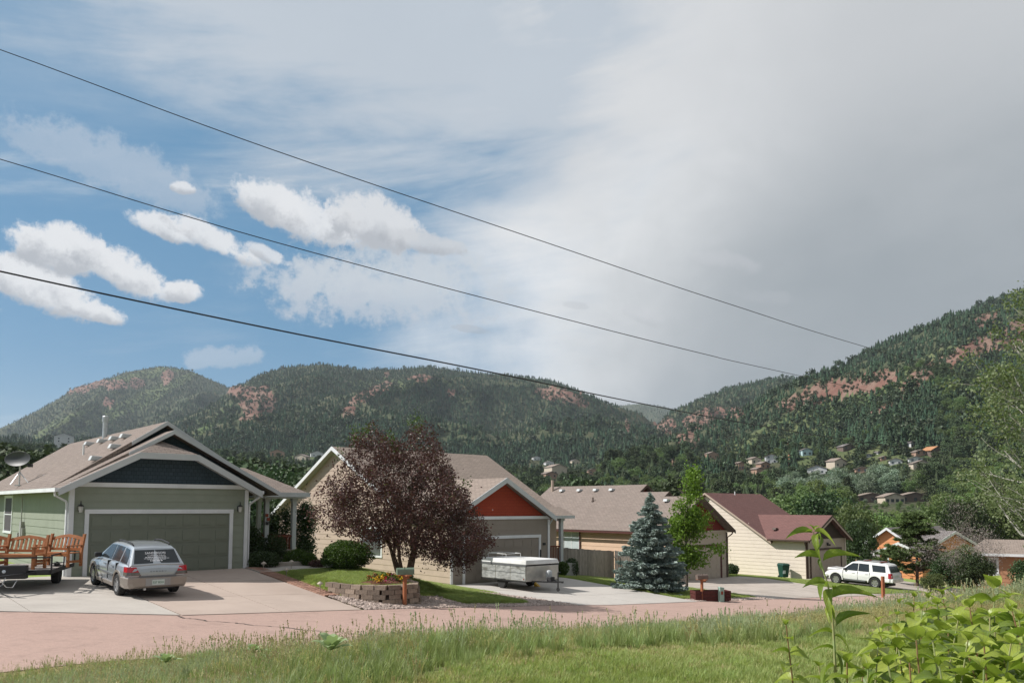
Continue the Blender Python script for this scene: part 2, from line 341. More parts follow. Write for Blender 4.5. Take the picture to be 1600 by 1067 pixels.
def link(name,me,parent=None,loc=None,rot=None,label=None,kind=None,bevel=0,mw=None):
    o=bpy.data.objects.new(name,me); COL.objects.link(o)
    if parent: o.parent=parent
    if mw is not None: o.matrix_local=mw
    if loc is not None: o.location=loc
    if rot is not None: o.rotation_euler=(0,0,rot) if isinstance(rot,(int,float)) else rot
    if label: o['label']=label
    if kind: o['kind']=kind
    if bevel:
        b=o.modifiers.new('bevel','BEVEL'); b.width=bevel; b.segments=2; b.limit_method='ANGLE'
    return o
def thing(name,label,cat,loc=(0,0,0),rotz=0,group=None,rot=None):
    o=link(name,None,None,loc,rot if rot is not None else rotz); o.empty_display_size=.2; return tag(o,label,cat,group)
def tag(o,label,cat,group=None):
    o['label']=label; o['category']=cat
    if group: o['group']=group
    return o
def struct(o): o['kind']='structure'; return o
def npmesh(name,V,Fc,mat,attrs=None,smooth=False):
    V=np.asarray(V,np.float32); Fc=np.asarray(Fc,np.int32); me=bpy.data.meshes.new(name); k=Fc.shape[1]
    me.vertices.add(len(V)); me.vertices.foreach_set('co',V.ravel()); me.loops.add(Fc.size); me.loops.foreach_set('vertex_index',Fc.ravel())
    me.polygons.add(len(Fc)); me.polygons.foreach_set('loop_start',np.arange(len(Fc),dtype=np.int32)*k)
    me.update(calc_edges=True); me.materials.append(M[mat])
    for n,a in (attrs or {}).items():
        at_=me.attributes.new(n,'FLOAT','POINT'); at_.data.foreach_set('value',np.asarray(a,np.float32).ravel())
    if smooth: me.shade_smooth()
    return me
def rot_rand(n):
    q=rng.normal(size=(n,4)); q/=np.linalg.norm(q,axis=1)[:,None]; w,x,y,z=q.T
    return np.stack([np.stack([1-2*(y*y+z*z),2*(x*y-w*z),2*(x*z+w*y)],1),np.stack([2*(x*y+w*z),1-2*(x*x+z*z),2*(y*z-w*x)],1),np.stack([2*(x*z-w*y),2*(y*z+w*x),1-2*(x*x+y*y)],1)],1)
def leaves(name,C_,size,mat,aspect=.55,flat=0.,dirs=None,fold=.25):
    """one folded four-point leaf per centre"""
    C_=np.asarray(C_,float); n=len(C_); s=size*rng.uniform(.65,1.35,n)
    R=rot_rand(n)
    if dirs is not None:
        d=dirs/np.linalg.norm(dirs,axis=1)[:,None]; a=np.cross(d,rng.normal(size=(n,3))); a/=np.linalg.norm(a,axis=1)[:,None]; R=np.stack([d,a,np.cross(d,a)],2)
    if flat:
        R[:,:,2]=R[:,:,2]*(1-flat)+np.array([0,0,1])*flat*np.sign(R[:,2:3,2]+1e-6)
    P=np.array([(-.5,0,0),(0,-aspect/2,fold*.3),(.5,0,0),(0,aspect/2,fold*.3)])
    V=C_[:,None,:]+np.einsum('nij,kj->nki',R,P)*s[:,None,None]
    F_=np.arange(n*4).reshape(n,4)
    return npmesh(name,V.reshape(-1,3),F_,mat)
# ------------------------------------------------------------ value noise
def _h(i,j,s): v=np.sin(i*127.1+j*311.7+s*74.7)*43758.5453; return v-np.floor(v)
def vn(x,y,s=0):
    x=np.asarray(x,float);y=np.asarray(y,float);i=np.floor(x);j=np.floor(y);u=x-i;v=y-j;u=u*u*(3-2*u);v=v*v*(3-2*v)
    return (_h(i,j,s)*(1-u)+_h(i+1,j,s)*u)*(1-v)+(_h(i,j+1,s)*(1-u)+_h(i+1,j+1,s)*u)*v
def fbm(x,y,s=0,o=5):
    r=0;a=.5;t=0
    for k in range(o): r=r+a*vn(x,y,s+k*3.3);t+=a;a*=.5;x=x*2.03+1.7;y=y*2.03+9.1
    return r/t
def ss(x,a,b): t=np.clip((np.asarray(x,float)-a)/(b-a),0,1); return t*t*(3-2*t)
# ------------------------------------------------------------ the ground
def road_z(a): return np.interp(a,[-60,-25,3.7,7.4,11.25,14.5,18.9,20.8,24.3,29.6,39.5,50.8,65,100,300],[-1.9,-2.3,-2.60,-2.81,-3.04,-3.25,-3.54,-3.64,-3.92,-4.2,-4.76,-5.4,-6.2,-8,-16])
def lot_z(a): return np.interp(a,[-60,6.2,13.2,16,19,22.5,30.5,35,41.5,49,57,65,110,300],[-2.2,-2.42,-2.42,-2.62,-3.0,-3.73,-3.75,-4.2,-4.78,-4.82,-5.5,-5.6,-8,-16])
def edge_b(a): return np.interp(a,[-60,-20,3.7,7.4,10,14,70,300],[36,34,23,20.95,21.05,21.3,21.8,26])
def lawn_z(a): return np.interp(a,[-3,6.5,25,40,60,120],[-2.2,-1.62,-2.30,-3.1,-4.2,-9])
RW=6.4
WA=[13.3,13.8,14.6,15.4,15.9,16.2]; WBB=[24.3,23.0,22.2,22.3,23.1,24.2]
def near_z(x,y):
    a,b=ab(x,y); e=edge_b(a); rz=road_z(a); n=near_b(a); wid=WD(a)
    z=np.where(b>e, rz+(lot_z(a)-rz)*ss_lin(b,e,29.5), rz)
    t=(.55*ss(n-b,0,wid)+.45*np.clip((n-b)/wid,0,1)); t=t**np.interp(a,[0,4,8,20,30],[1.,1.15,1.35,1.35,1.1]); z=np.where(b<n, rz+(lawn_z(a)-rz)*t, z)
    tb=np.interp(a,WA,WBB); k=ss(b-tb,-.05,.15)*(1-ss(a,15.9,19.0))*ss(a,13.35,13.75)*(b<30.2)*(b>e)
    z=z*(1-k)+np.interp(b,[22,26,30],[-2.64,-2.54,-2.44])*k
    return z
def near_b(a): return np.interp(a,[-60,2.4,14,70,300],[14.2,14.6,14.9,15.4,19])
def WD(a): return np.interp(a,[-20,1.5,3.5,4.2,6,9.6,25],[11.,10.5,9.0,8.2,8.1,9.6,9.8])
def ss_lin(b,e,c): t=np.clip((b-e)/(c-e),0,1); return t
BASEY=[0,60,100,180,350,600,1000,1300,7000]; BASEZ=[-7,-8.5,-10,-13,-6,14,52,85,120]
HILLS=[ # ridge distance, foot distance, skyline in the photograph, relief
 (3400,1700,[(-700,800),(-300,765),(-100,716),(0,669),(60,638),(110,609),(150,597),(190,581),(245,572),(290,578),(355,606),(420,640),(500,700),(560,760)],70),
 (2400,1050,[(140,765),(200,705),(270,668),(320,641),(355,612),(375,601),(400,586),(440,574),(500,569),(560,578),(620,576),(670,572),(730,580),(800,586),(860,593),(900,608),(950,631),(1000,652),(1040,682),(1080,718),(1120,765)],60),
 (5200,3000,[(800,690),(900,650),(960,633),(1000,629),(1040,634),(1100,650),(1200,700)],50),
 (2100,900,[(960,765),(1000,715),(1030,668),(1050,645),(1100,622),(1150,604),(1220,590),(1290,594),(1340,610),(1400,640),(1500,700)],45),
 (1350,430,[(940,775),(1000,755),(1080,728),(1150,690),(1210,640),(1250,612),(1290,593),(1330,580),(1380,552),(1450,522),(1520,489),(1560,473),(1600,459),(1700,432),(1900,400),(2300,385),(3000,420)],38)]
def hy(px,i): h=HILLS[i][2]; return np.interp(px,[p[0] for p in h],[p[1] for p in h],left=800,right=h[-1][1])
def far_z(x,y):
    x=np.asarray(x,float); y=np.maximum(np.asarray(y,float),1.); px=800+1244.4*x/y
    base=np.interp(y,BASEY,BASEZ)+(fbm(x/90,y/90,3)-.5)*np.interp(y,[60,200,600],[1,6,16])
    base+=np.interp(px,[-200,0,400,700,900],[22,20,12,4,0])*ss(y,150,500)+np.interp(px,[900,1250,1600,2200],[0,10,30,40])*ss(y,170,520)
    z=base
    for i,(Yr,Yb,_,rl) in enumerate(HILLS):
        hp=hy(px,i); zr=ray(px,hp)[1]*Yr
        wob=1+.10*(fbm(px/160,px*0+i,20+i)-.5)
        t=np.clip((y-Yb*wob)/(Yr-Yb*wob),0,1)
        prof=np.where(y<=Yr,t**(1.15 if i!=4 else 1.0),1-np.clip((y-Yr)/2600,0,1)*1.2)
        rid=1-np.abs(fbm(x/(rl*6),y/(rl*9),40+i,5)*2-1)
        nz=(rid-.55)*rl*2.9*np.sin(PI*np.clip(t,0,1)**.8)+ (fbm(x/60,y/60,60+i,3)-.5)*8*ss(t,0,.1)*(1-ss(t,.9,1))
        hz=np.interp(np.minimum(y,Yr),BASEY,BASEZ)*(1-np.clip(t*3,0,1))+ (zr)*prof+nz
        hz=np.where((hp<799)&(t>0),hz,-1e4)
        k=18.; z=np.where(hz>-9e3,np.maximum(z,hz)+np.maximum(0,k-np.abs(z-hz))**2/(4*k)*0.4*(t<.95),z)
    return z
def G(x,y):
    x=np.asarray(x,float);y=np.asarray(y,float); a,b=ab(x,y)
    w=ss(b,44,62); w=np.maximum(w,ss(a,68,95)); w=w*ss(y,30,50)
    return near_z(x,y)*(1-w)+far_z(x,y)*w
def g(x,y): return float(G(x,y))
def gab(a,b): x,y=xy(a,b); return g(x,y)
# paved patches in road-aligned coordinates (a0,a1,b0,b1) : ground sinks a little below them
PAVED=[(-1,13.0,None,29.9),(22.3,30.2,None,30.2),(36.5,49.2,None,31.4),(57.5,65.5,None,31.2)]
def pave_mask(a,b):
    e=edge_b(a); m=(b>near_b(a)+.25)&(b<=e+.05)
    for a0,a1,b0,b1 in PAVED: m|=(a>a0+.05)&(a<a1-.05)&(b>e-.1)&(b<b1+.6)
    return m
# ------------------------------------------------------------ ground sheets
def ramp(lo,hi,step,out,nout):
    c=np.arange(lo,hi+1e-6,step); e=np.cumsum(np.geomspace(step,out,nout)); return np.concatenate([(lo-e)[::-1],c,hi+e])
gx=ramp(-26,40,.3,60,26); gy=np.concatenate([(-np.cumsum(np.geomspace(.5,60,14))+3)[::-1],np.arange(3,60,.3),np.arange(60,100,.8),[100.]])
def attrmat(name,layers,base,base2,bump=.5):
    m=bpy.data.materials.new(name); m.use_nodes=True; T=N.T=m.node_tree; b=T.nodes['Principled BSDF']; b.inputs['Roughness'].default_value=.95; b.inputs['Specular IOR Level'].default_value=.1
    t=T.nodes.new('ShaderNodeTexCoord'); v=N(t.outputs['Object'])
    col=mixc(sstep(noise(v,base2[1],6,.65),.35,.65),base,base2[0])
    for at_,c1,c2,sc in layers:
        a=T.nodes.new('ShaderNodeAttribute'); a.attribute_name=at_; f=N(a.outputs['Fac'])
        f=sstep(f+(noise(v,sc*.5,6,.7)-.5)*.5,.38,.62)
        col=mixc(f,col,mixc(sstep(noise(v,sc,6,.65),.35,.65),c1,c2))
    T.links.new(col.k,b.inputs['Base Color'])
    bn=T.nodes.new('ShaderNodeBump'); bn.inputs['Strength'].default_value=bump; bn.inputs['Distance'].default_value=.05 if 'far' not in name else 4
    T.links.new(noise(v,9 if 'far' not in name else .05,7,.7).k,bn.inputs['Height']); T.links.new(bn.outputs[0],b.inputs['Normal'])
    M[name]=m
attrmat('near_ground',[('lawn',(.20,.265,.07),(.26,.32,.10),6.),('gravel',(.34,.275,.23),(.22,.18,.155),11.),('dry',(.30,.24,.12),(.22,.19,.09),5.)],(.13,.155,.06),((.20,.18,.09),1.3))
def grid_faces(nx,ny):
    i=np.arange(nx-1)[None,:]+np.arange(ny-1)[:,None]*nx; i=i.ravel(); return np.stack([i,i+1,i+nx+1,i+nx],1)
def zones(x,y):
    a,b=ab(x,y); e=edge_b(a); n=near_b(a); wid=WD(a)
    lawn=np.where(b<n-wid,1.,0.); lawn=np.maximum(lawn,((b>e+1.0)&(a<40)&(b<44)).astype(float)); lawn=np.maximum(lawn,((b>e+.4)&(a>49)&(b<40)).astype(float)*.9)
    tb=np.interp(a,WA,WBB)
    gr=((a>12.8)&(a<17.3)&(b>e)&(b<np.minimum(tb+.1,23.6))).astype(float)
    gr=np.maximum(gr,((a>16)&(a<22.6)&(b>e)&(b<e+.55)).astype(float))
    gr=np.maximum(gr,((a>20.6)&(a<22.6)&(b>e)&(b<26.0)).astype(float)); gr=np.maximum(gr,((b>e)&(b<e+.7)&(a>30)).astype(float)*.7)
    dry=((b<n-.2)&(b>n-wid+.3)&(a>16)).astype(float)*.6*(fbm(x/3,y/3,5)>.52)
    dry=np.maximum(dry,((b<n+.15)&(b>n-.8)).astype(float)*.75)
    dry=np.maximum(dry,((a>12.5)&(a<19)&(b<n-2.5)&(b>n-wid+.0)).astype(float)*.9)
    return lawn,gr,dry
X,Y=np.meshgrid(gx,gy); Z=G(X,Y); A_,B_=ab(X,Y); pmk=pave_mask(A_,B_); Z=Z-.07*pmk
l_,r_,d_=zones(X,Y)
ground=struct(link('ground',npmesh('ground',np.stack([X,Y,Z],-1).reshape(-1,3),grid_faces(len(gx),len(gy)),'near_ground',dict(lawn=l_,gravel=r_,dry=d_),True)))
# paved sheets follow the same ground
def sheet(a0,a1,b0,b1,na,nb,off,thick=0.,skew=None):
    """surface patch between two curves b0(a), b1(a)"""
    V=[];F_=[]
    for j in range(nb+1):
        for i in range(na+1):
            a=a0+(a1-a0)*i/na; lo=b0(a) if callable(b0) else b0; hi=b1(a) if callable(b1) else b1; b=lo+(hi-lo)*j/nb
            aa=a+(skew(b) if skew else 0)
            x,y=xy(aa,b); V.append((x,y,g(x,y)+off))
    n1=na+1
    for j in range(nb):
        for i in range(na): k=j*n1+i; F_.append((k,k+1,k+n1+1,k+n1))
    if thick:
        m=len(V); V+=[(x,y,z-thick) for x,y,z in V[:m]]
        rim=[i for i in range(n1)]+[j*n1+na for j in range(1,nb+1)]+[nb*n1+i for i in range(na-1,-1,-1)]+[j*n1 for j in range(nb-1,0,-1)]
        F_+=[(rim[k],rim[(k+1)%len(rim)],rim[(k+1)%len(rim)]+m,rim[k]+m) for k in range(len(rim))][::-1]
    mb=MB(); mb.v=V; mb.f=F_; return mb
struct(sheet(-24,110,near_b,lambda a:edge_b(a)-.01,200,12,.012).build('road','road_gravel',smooth=True))
# tarred crack wandering over the road
cr=MB(); pts=[at(284,965,1)/1*0 for _ in range(0)]
crack=[(7.25,20.85),(7.2,20.4),(7.45,20.1),(7.5,19.6),(7.95,19.1),(8.2,18.5),(8.7,17.9),(8.9,17.3),(9.5,16.6),(9.8,15.9),(10.3,15.2)]
cp=[]
for (a0,b0),(a1,b1) in zip(crack,crack[1:]):
    for k in range(5): t=k/5; cp.append((a0+(a1-a0)*t+random.uniform(-.05,.05),b0+(b1-b0)*t))
for q in range(len(cp)-1):
    w0,w1=random.uniform(.012,.045),random.uniform(.012,.045)
    P=[xy(cp[q][0]-w0,cp[q][1]),xy(cp[q][0]+w0,cp[q][1]),xy(cp[q+1][0]+w1,cp[q+1][1]),xy(cp[q+1][0]-w1,cp[q+1][1])]
    cr.add([(x,y,g(x,y)+.018) for x,y in P],[(0,1,2,3)])
struct(cr.build('road_crack','asphalt_crack'))
# driveways: slabs with open joints
def drive(name,cols,rows,mat,mats=None):
    o=link(name,None); struct(o); j=.012
    for ci in range(len(cols)-1):
        for ri in range(len(rows)-1):
            lo,hi=rows[ri],rows[ri+1]
            f0=(lambda a,lo=lo: edge_b(a) if lo is None else lo+j); f1=(lambda a,hi=hi: hi-j)
            mm=mats(ci,ri) if mats else mat
            sheet(cols[ci]+j,cols[ci+1]-j,f0,f1,5,5,.028+random.uniform(0,.004),.10).build('concrete_slab',mm,o,smooth=False)
    return o
drive('driveway',[7.35,10.15,12.75],[None,24.0,26.9,29.95],'concrete_pink')
drive('parking_pad',[-1.0,1.2,4.3,7.32],[None,25.6,28.2,30.6],'concrete')
drive('driveway',[22.4,26.2,30.1],[None,24.3,27.3,30.25],'concrete_new')
drive('driveway',[36.6,40.6,44.8,49.1],[None,24.8,28.2,31.45],'concrete_old')
drive('driveway',[57.6,61.5,65.4],[None,25,28,31.25],'concrete_old')
# brick border and walk beside the first driveway
bo=struct(link('brick_border',None)); bm_=None
for i in range(34):
    for j in range(3):
        b=23.6+i*.185; a=12.80+j*.20; x,y=xy(a+.095,b+.088); 
        if bm_ is None: bm_=MB().box(-.092,-.083,-.05,.092,.083,0).mesh('brick','paver')
        link('brick',bm_,bo,(x,y,g(x,y)+.05+random.uniform(0,.006)),PH+random.uniform(-.02,.02))
struct(sheet(12.8,16.6,28.55,29.9,5,3,.05,.1).build('front_walk','concrete'))
# ------------------------------------------------------------ far terrain
fx=np.arange(-260,2300,4.); fy=np.geomspace(100,6200,290)
PX,FY=np.meshgrid(fx,fy); FX=(PX-800)/1244.4*FY; FZ=G(FX,FY)
ppx,ppy=proj(FX,FY,FZ)
def blobs(lst):
    r=np.zeros_like(ppx)
    for x0,y0,rx,ry,rot,y_lo,y_hi in lst:
        c,s=math.cos(math.radians(rot)),math.sin(math.radians(rot)); u=((ppx-x0)*c+(ppy-y0)*s)/rx; v=(-(ppx-x0)*s+(ppy-y0)*c)/ry
        r=np.maximum(r,np.clip(1.25-(u*u+v*v)*.75,0,1)*((FY>y_lo)&(FY<y_hi)))
    return r
rk=blobs([(403,628,30,24,0,1200,2500),(368,612,14,9,0,1200,2500),(400,648,34,6,-20,1200,2500),(580,615,40,9,-25,1200,2500),(660,592,22,5,0,1200,2500),(605,588,5,6,0,1200,2500),(545,645,12,6,0,1200,2500),(860,616,30,11,0,1200,2500),(900,628,26,12,20,1200,2500),(720,612,22,4,0,1200,2500),(980,668,5,10,0,1200,2500),
 (115,610,18,7,-10,1800,3600),(180,603,20,8,0,1800,3600),(215,600,14,9,0,1800,3600),(262,590,9,12,30,1800,3600),(170,630,10,8,0,1800,3600),(140,605,30,6,-20,1800,3600),
 (1040,665,20,13,20,300,2300),(1075,690,22,14,20,300,2300),(1100,655,40,16,-20,300,2300),(1130,650,40,9,-10,300,2300),
 (1285,615,60,15,-16,300,1500),(1240,630,30,9,-20,300,1500),(1365,598,45,16,-14,300,1500),(1330,602,20,9,0,300,1500),(1455,585,55,15,-28,300,1500),(1420,616,22,6,-12,300,1500),(1380,640,24,6,-25,300,1500),(1370,642,8,12,0,300,1500),(1530,545,48,14,-14,300,1500),(1590,535,30,20,0,300,1500),(1600,505,45,9,-20,300,1500),(1525,597,18,10,0,300,1500),(1540,500,25,8,-20,300,1500),(1495,615,8,6,0,300,1500),(1700,520,60,25,-10,300,1500)])
rk2=np.clip(rk*(.48+1.25*fbm(FX/30,FY/40+FZ/16,71,6)),0,1); rock=ss(rk2,.45,.75)
md=blobs([(190,640,130,12,-26,1800,3600),(100,660,60,8,-26,1800,3600),(230,585,70,7,-12,1800,3600),(330,660,50,6,-40,1200,2500),(440,712,70,6,0,400,1400),(620,600,90,8,0,1300,2400),(1200,700,130,22,-8,350,900),(1330,715,110,22,0,350,900),(1280,650,160,20,-22,500,1300),(1420,720,60,14,0,350,900),(930,725,40,7,10,350,1200),(1500,560,120,25,-20,500,1300)])
meadow=ss(md*(.4+1.2*fbm(FX/50,FY/50,81,4)),.35,.7)
FZ=FZ+rock*(np.abs(fbm(FX/22,FY/30,91,4)-.5)*2)*FY*.010
attrmat('far_ground',[('meadow',(.075,.105,.045),(.115,.13,.06),.02),('rock',(.165,.085,.066),(.205,.14,.11),.05)],(.055,.070,.038),((.085,.085,.05),.03),.8)
terr=struct(link('mountain_terrain',npmesh('mountain_terrain',np.stack([FX,FY,FZ],-1).reshape(-1,3),grid_faces(len(fx),len(fy)),'far_ground',dict(rock=rock,meadow=meadow),True)))
# ------------------------------------------------------------ house kit (local axes: x along the street front, y away from the street, z up)
def rect_minus(x0,x1,holes,z0,z1):
    segs=[(x0,x1)]
    for a,b,c,d in holes:
        if z1>c+.03 and z0<d-.03:
            n=[]
            for s,e in segs:
                if b<=s or a>=e: n.append((s,e)); continue
                if a>s: n.append((s,a))
                if b<e: n.append((b,e))
            segs=n
    return segs
def siding(parent,plane,x0,x1,z0,z1,mat,reveal=.28,holes=(),top=None,individual=True,joint=3.66,name='siding_board'):
    """lap boards. plane(s,z,d) maps (along,up,proud) to local 3D. top(s)-> roof height limit"""
    allb=MB(); k=0; z=z0
    def ext(zz,s,e):
        if not top: return s,e
        xs=[s+(e-s)*i/60 for i in range(61)]; ok=[x for x in xs if top(x)>=zz-1e-4]
        return (ok[0],ok[-1]) if ok else None
    while z<z1-.02:
        zt=min(z+reveal,z1)
        for s,e in rect_minus(x0,x1,holes,z,zt):
            cuts=[s]; c=s+joint*(.5 if k%2 else 1.)
            while c<e-.4: cuts.append(c); c+=joint
            cuts.append(e)
            for q in range(len(cuts)-1):
                s0,e0=cuts[q]+(.0025 if q else 0),cuts[q+1]
                lo=ext(z,s0,e0); hi=ext(zt,s0,e0)
                if not lo or lo[1]-lo[0]<.03: continue
                if not hi: m=(lo[0]+lo[1])/2; hi=(m-.01,m+.01)
                mb=MB() if individual else allb
                mb.hexa([plane(lo[0],z,.024),plane(lo[1],z,.024),plane(lo[1],z,.0),plane(lo[0],z,.0)],[plane(hi[0],zt,.008),plane(hi[1],zt,.008),plane(hi[1],zt,0),plane(hi[0],zt,0)])
                if individual: mb.build(name,mat,parent)
        z+=reveal; k+=1
    if not individual: o=allb.build('siding',mat,parent); return o
FRONT=lambda y0: (lambda s,z,d:(s,y0-d,z)); LEFT=lambda x0: (lambda s,z,d:(x0-d,s,z)); RIGHT=lambda x0:(lambda s,z,d:(x0+d,s,z))
def roof_slope(parent,pts,mat,th=.14,name='roof'):
    """flat roof plane of given outline with thickness"""
    p=[Vector(q) for q in pts]; n=(p[1]-p[0]).cross(p[2]-p[0]).normalized(); 
    if n.z<0: n=-n
    return MB().prism([tuple(q) for q in p],-n*th).build(name,mat,parent)
def strip(mb,p0,p1,h,w,up=(0,0,1),out=(0,-1,0)):
    """board from p0 to p1; h below the line, w outward"""
    p0,p1=Vector(p0),Vector(p1); u=Vector((0,0,-h)); o=Vector(out)*w
    return mb.hexa([p0+u,p1+u,p1+u+o,p0+u+o],[p0,p1,p1+o,p0+o])
def window(parent,plane,s0,s1,z0,z1,frame='white_trim',glass='window_glass',fw=.10,bars='h'):
    f=MB(); 
    def bx(a,b,c,d,p0,p1): f.hexa([plane(a,c,p1),plane(b,c,p1),plane(b,c,p0),plane(a,c,p0)],[plane(a,d,p1),plane(b,d,p1),plane(b,d,p0),plane(a,d,p0)])
    bx(s0-fw,s1+fw,z1,z1+fw*1.2,0,.05); bx(s0-fw-.03,s1+fw+.03,z0-fw,z0,0,.06); bx(s0-fw,s0,z0,z1,0,.045); bx(s1,s1+fw,z0,z1,0,.045)
    w=f.build('window',frame,parent)
    i=MB(); f=i
    m=(s0+s1)/2; mz=(z0+z1)/2
    if 'h' in bars: bx(s0,s1,mz-.02,mz+.02,0,.035)
    if 'v' in bars: bx(m-.03,m+.03,z0,z1,0,.036)
    bx(s0,s0+.03,z0,z1,0,.034); bx(s1-.03,s1,z0,z1,0,.034); i.build('sash',frame,w)
    halves=[(s0,s1,z0,mz),(s0,s1,mz,z1)] if 'h' in bars else ([(s0,m,z0,z1),(m,s1,z0,z1)] if 'v' in bars else [(s0,s1,z0,z1)])
    for a,b,c,d in halves:
        p=MB(); p.hexa([plane(a,c,.02),plane(b,c,.02),plane(b,c,.0),plane(a,c,.0)],[plane(a,d,.02),plane(b,d,.02),plane(b,d,0),plane(a,d,0)]); p.build('pane',glass,w)
    return w
def garage_door(parent,x0,x1,h,y,mat,panels,frame_mat,tw=.13,trim='white_trim'):
    d=MB().box(x0,y+.05,0,x1,y+.09,h).build('garage_door',mat,parent)
    sec=h/4; pw=(x1-x0)/panels
    sl=MB()
    for k in range(4): sl.box(x0,y+.035,k*sec+.008,x1,y+.05,(k+1)*sec-.008)
    sl.build('door_section',mat,d)
    pm_=MB().hexa([(0,0,0),(pw-.20,0,0),(pw-.20,.02,0),(0,.02,0)],[(0,0,sec-.20),(pw-.2,0,sec-.2),(pw-.2,.02,sec-.2),(0,.02,sec-.2)]).mesh('raised_panel',mat)
    for k in range(4):
        for i in range(panels): link('raised_panel',pm_,d,(x0+i*pw+.10,y+.016,k*sec+.10))
    t=MB(); t.box(x0-tw,y-.012,0,x0,y+.06,h); t.build('door_trim',trim,parent)
    t=MB(); t.box(x1,y-.012,0,x1+tw,y+.06,h); t.build('door_trim',trim,parent)
    t=MB(); t.box(x0-tw-.01,y-.014,h,x1+tw+.01,y+.06,h+tw*1.15); t.build('door_trim',trim,parent)
    return d
def vent(parent,x,y,z,ax,mat='grey_trim'):
    """low slant-back roof vent; ax = slope direction sign along x, or 'y' """
    v=MB().hexa([(-.22,-.16,-.05),(.22,-.16,-.05),(.22,.16,-.05),(-.22,.16,-.05)],[(-.15,-.16,.12),(.20,-.16,.10),(.20,.16,.10),(-.15,.16,.12)]); o=v.build('roof_vent',mat,parent,bevel=.015); o.location=(x,y,z)
    return o
def lantern(parent,x,y,z):
    o=MB().box(x-.05,y-.06,z-.08,x+.05,y-.024,z+.12).tube([(x,y-.05,z+.05),(x,y-.17,z+.10),(x,y-.17,z+.16)],.012).lathe([(.015,.30),(.02,.2),(.10,.14),(.11,.12),(.02,.12)],(x,y-.17,z-.02),8).build('wall_lantern','black_metal',parent)
    MB().lathe([(.05,-.10),(.07,.0),(.075,.10)],(x,y-.17,z),8).build('lantern_glass','lamp_glass',o); return o
def fascia(parent,pts,y,mat,h=.20,w=.04,name='rake_board',out=(0,-1,0),ax='x'):
    for p,q in zip(pts,pts[1:]):
        P=(p[0],y,p[1]) if ax=='x' else (y,p[0],p[1]); Q=(q[0],y,q[1]) if ax=='x' else (y,q[0],q[1])
        strip(MB(),P,Q,h,w,out=out).build(name,mat,parent)
HA=Vector((-14.877,26.877,-2.42)); HB=Vector((-2.889,37.951,-3.729)); HC=Vector((9.9,50.85,-4.78)); HD=Vector((22.86,62.05,-5.5))
# ============================================================ house 1 (green)
H=thing('green_house','sage green house with dark navy gable and white garage door trim, leftmost in the row','house',HA,PH)
wl=3.12; core=MB().box(.03,.03,-.6,6.14,6,wl).box(.03,5.5,-.6,8.3,16,wl+.0); core.build('wall','green_paint',H)
siding(H,LEFT(.03),0,16,-.1,3.02,'green_paint',.285,holes=[(9.95,11.55,1.3,2.85)],joint=4.2)
gw=(.6,5.48,-1,2.13)
siding(H,FRONT(.03),.0,6.17,-.02,3.05,'green_paint',.285,holes=[gw],joint=9)
siding(H,FRONT(5.5),6.2,8.3,0,3.0,'green_paint',.285,holes=[],individual=False)
garage_door(H,.6,5.48,2.13,-.035,'green_door',8,'white_trim')
MB().box(-.02,-.03,-.02,.0,.12,3.0).box(-.02,-.035,-.02,.13,-.004,3.02).build('corner_board','white_trim',H)
MB().box(6.06,-.035,-.02,6.20,-.004,3.02).box(6.17,-.004,-.02,6.20,.12,3.0).build('corner_board','white_trim',H)
MB().box(-.02,-.05,3.05,6.2,.02,3.20).build('frieze_board','white_trim',H)
MB().box(.6,-.12,-.02,5.48,.03,0.01).build('threshold','concrete',H)
for x in (.30,5.82): lantern(H,x,0,2.28)
# roofs: A clipped front gable, B and C stepped behind
E1=2.97
def sl(x0,z0,x1,z1): return lambda x: z0+(z1-z0)*(x-x0)/(x1-x0)
A_l,A_c,A_r,A_z=-.42,3.05,6.56,4.80; sA=(A_z-E1)/(A_c-A_l); cz=4.27; xl=A_l+(cz-E1)/sA; xr=A_r-(cz-E1)/sA; hb=1.15
def xz(x,z,y): return (x,y,z)
roof_slope(H,[(A_l,-.42,E1),(A_l,.62,E1),(A_c,.62,A_z),(A_c,-.42+hb,A_z) if False else (A_c,.60,A_z-.001),(xl,-.42,cz)],'roof_brown')
roof_slope(H,[(A_r,-.42,E1),(A_r,.62,E1),(A_c,.61,A_z),(xr,-.42,cz)],'roof_brown')
roof_slope(H,[(xl,-.42,cz+.004),(xr,-.42,cz+.004),(A_c,.60,A_z+.003)],'roof_brown')
MB().prism([(.0,.03,3.2),(6.17,.03,3.2),(6.17,.03,3.18),(xr,.03,cz-.05),(xl,.03,cz-.05),(0,.03,3.18)],(0,.1,0)).build('gable_wall','navy_shakes',H)
MB().prism([(A_l,-.40,E1-.16),(A_r,-.40,E1-.16),(xr,-.40,cz-.16),(xl,-.40,cz-.16)],(0,.01,0))
sof=MB(); 
for p in ([(A_l+.02,-.40,E1-.15),(xl,-.40,cz-.15),(xl,.03,cz-.15),(A_l+.02,.03,E1-.15)],[(A_r-.02,-.40,E1-.15),(xr,-.40,cz-.15),(xr,.03,cz-.15),(A_r-.02,.03,E1-.15)],[(xl,-.40,cz-.152),(xr,-.40,cz-.152),(xr,.03,cz-.152),(xl,.03,cz-.152)]): sof.prism(p,(0,0,-.02))
sof.build('soffit','grey_trim',H)
fascia(H,[(A_l-.02,E1+.0),(xl,cz+.01)],-.42,'grey_trim',.24); fascia(H,[(xl,cz+.008),(xr,cz+.008)],-.423,'grey_trim',.22); fascia(H,[(xr,cz+.01),(A_r+.02,E1)],-.42,'grey_trim',.24)
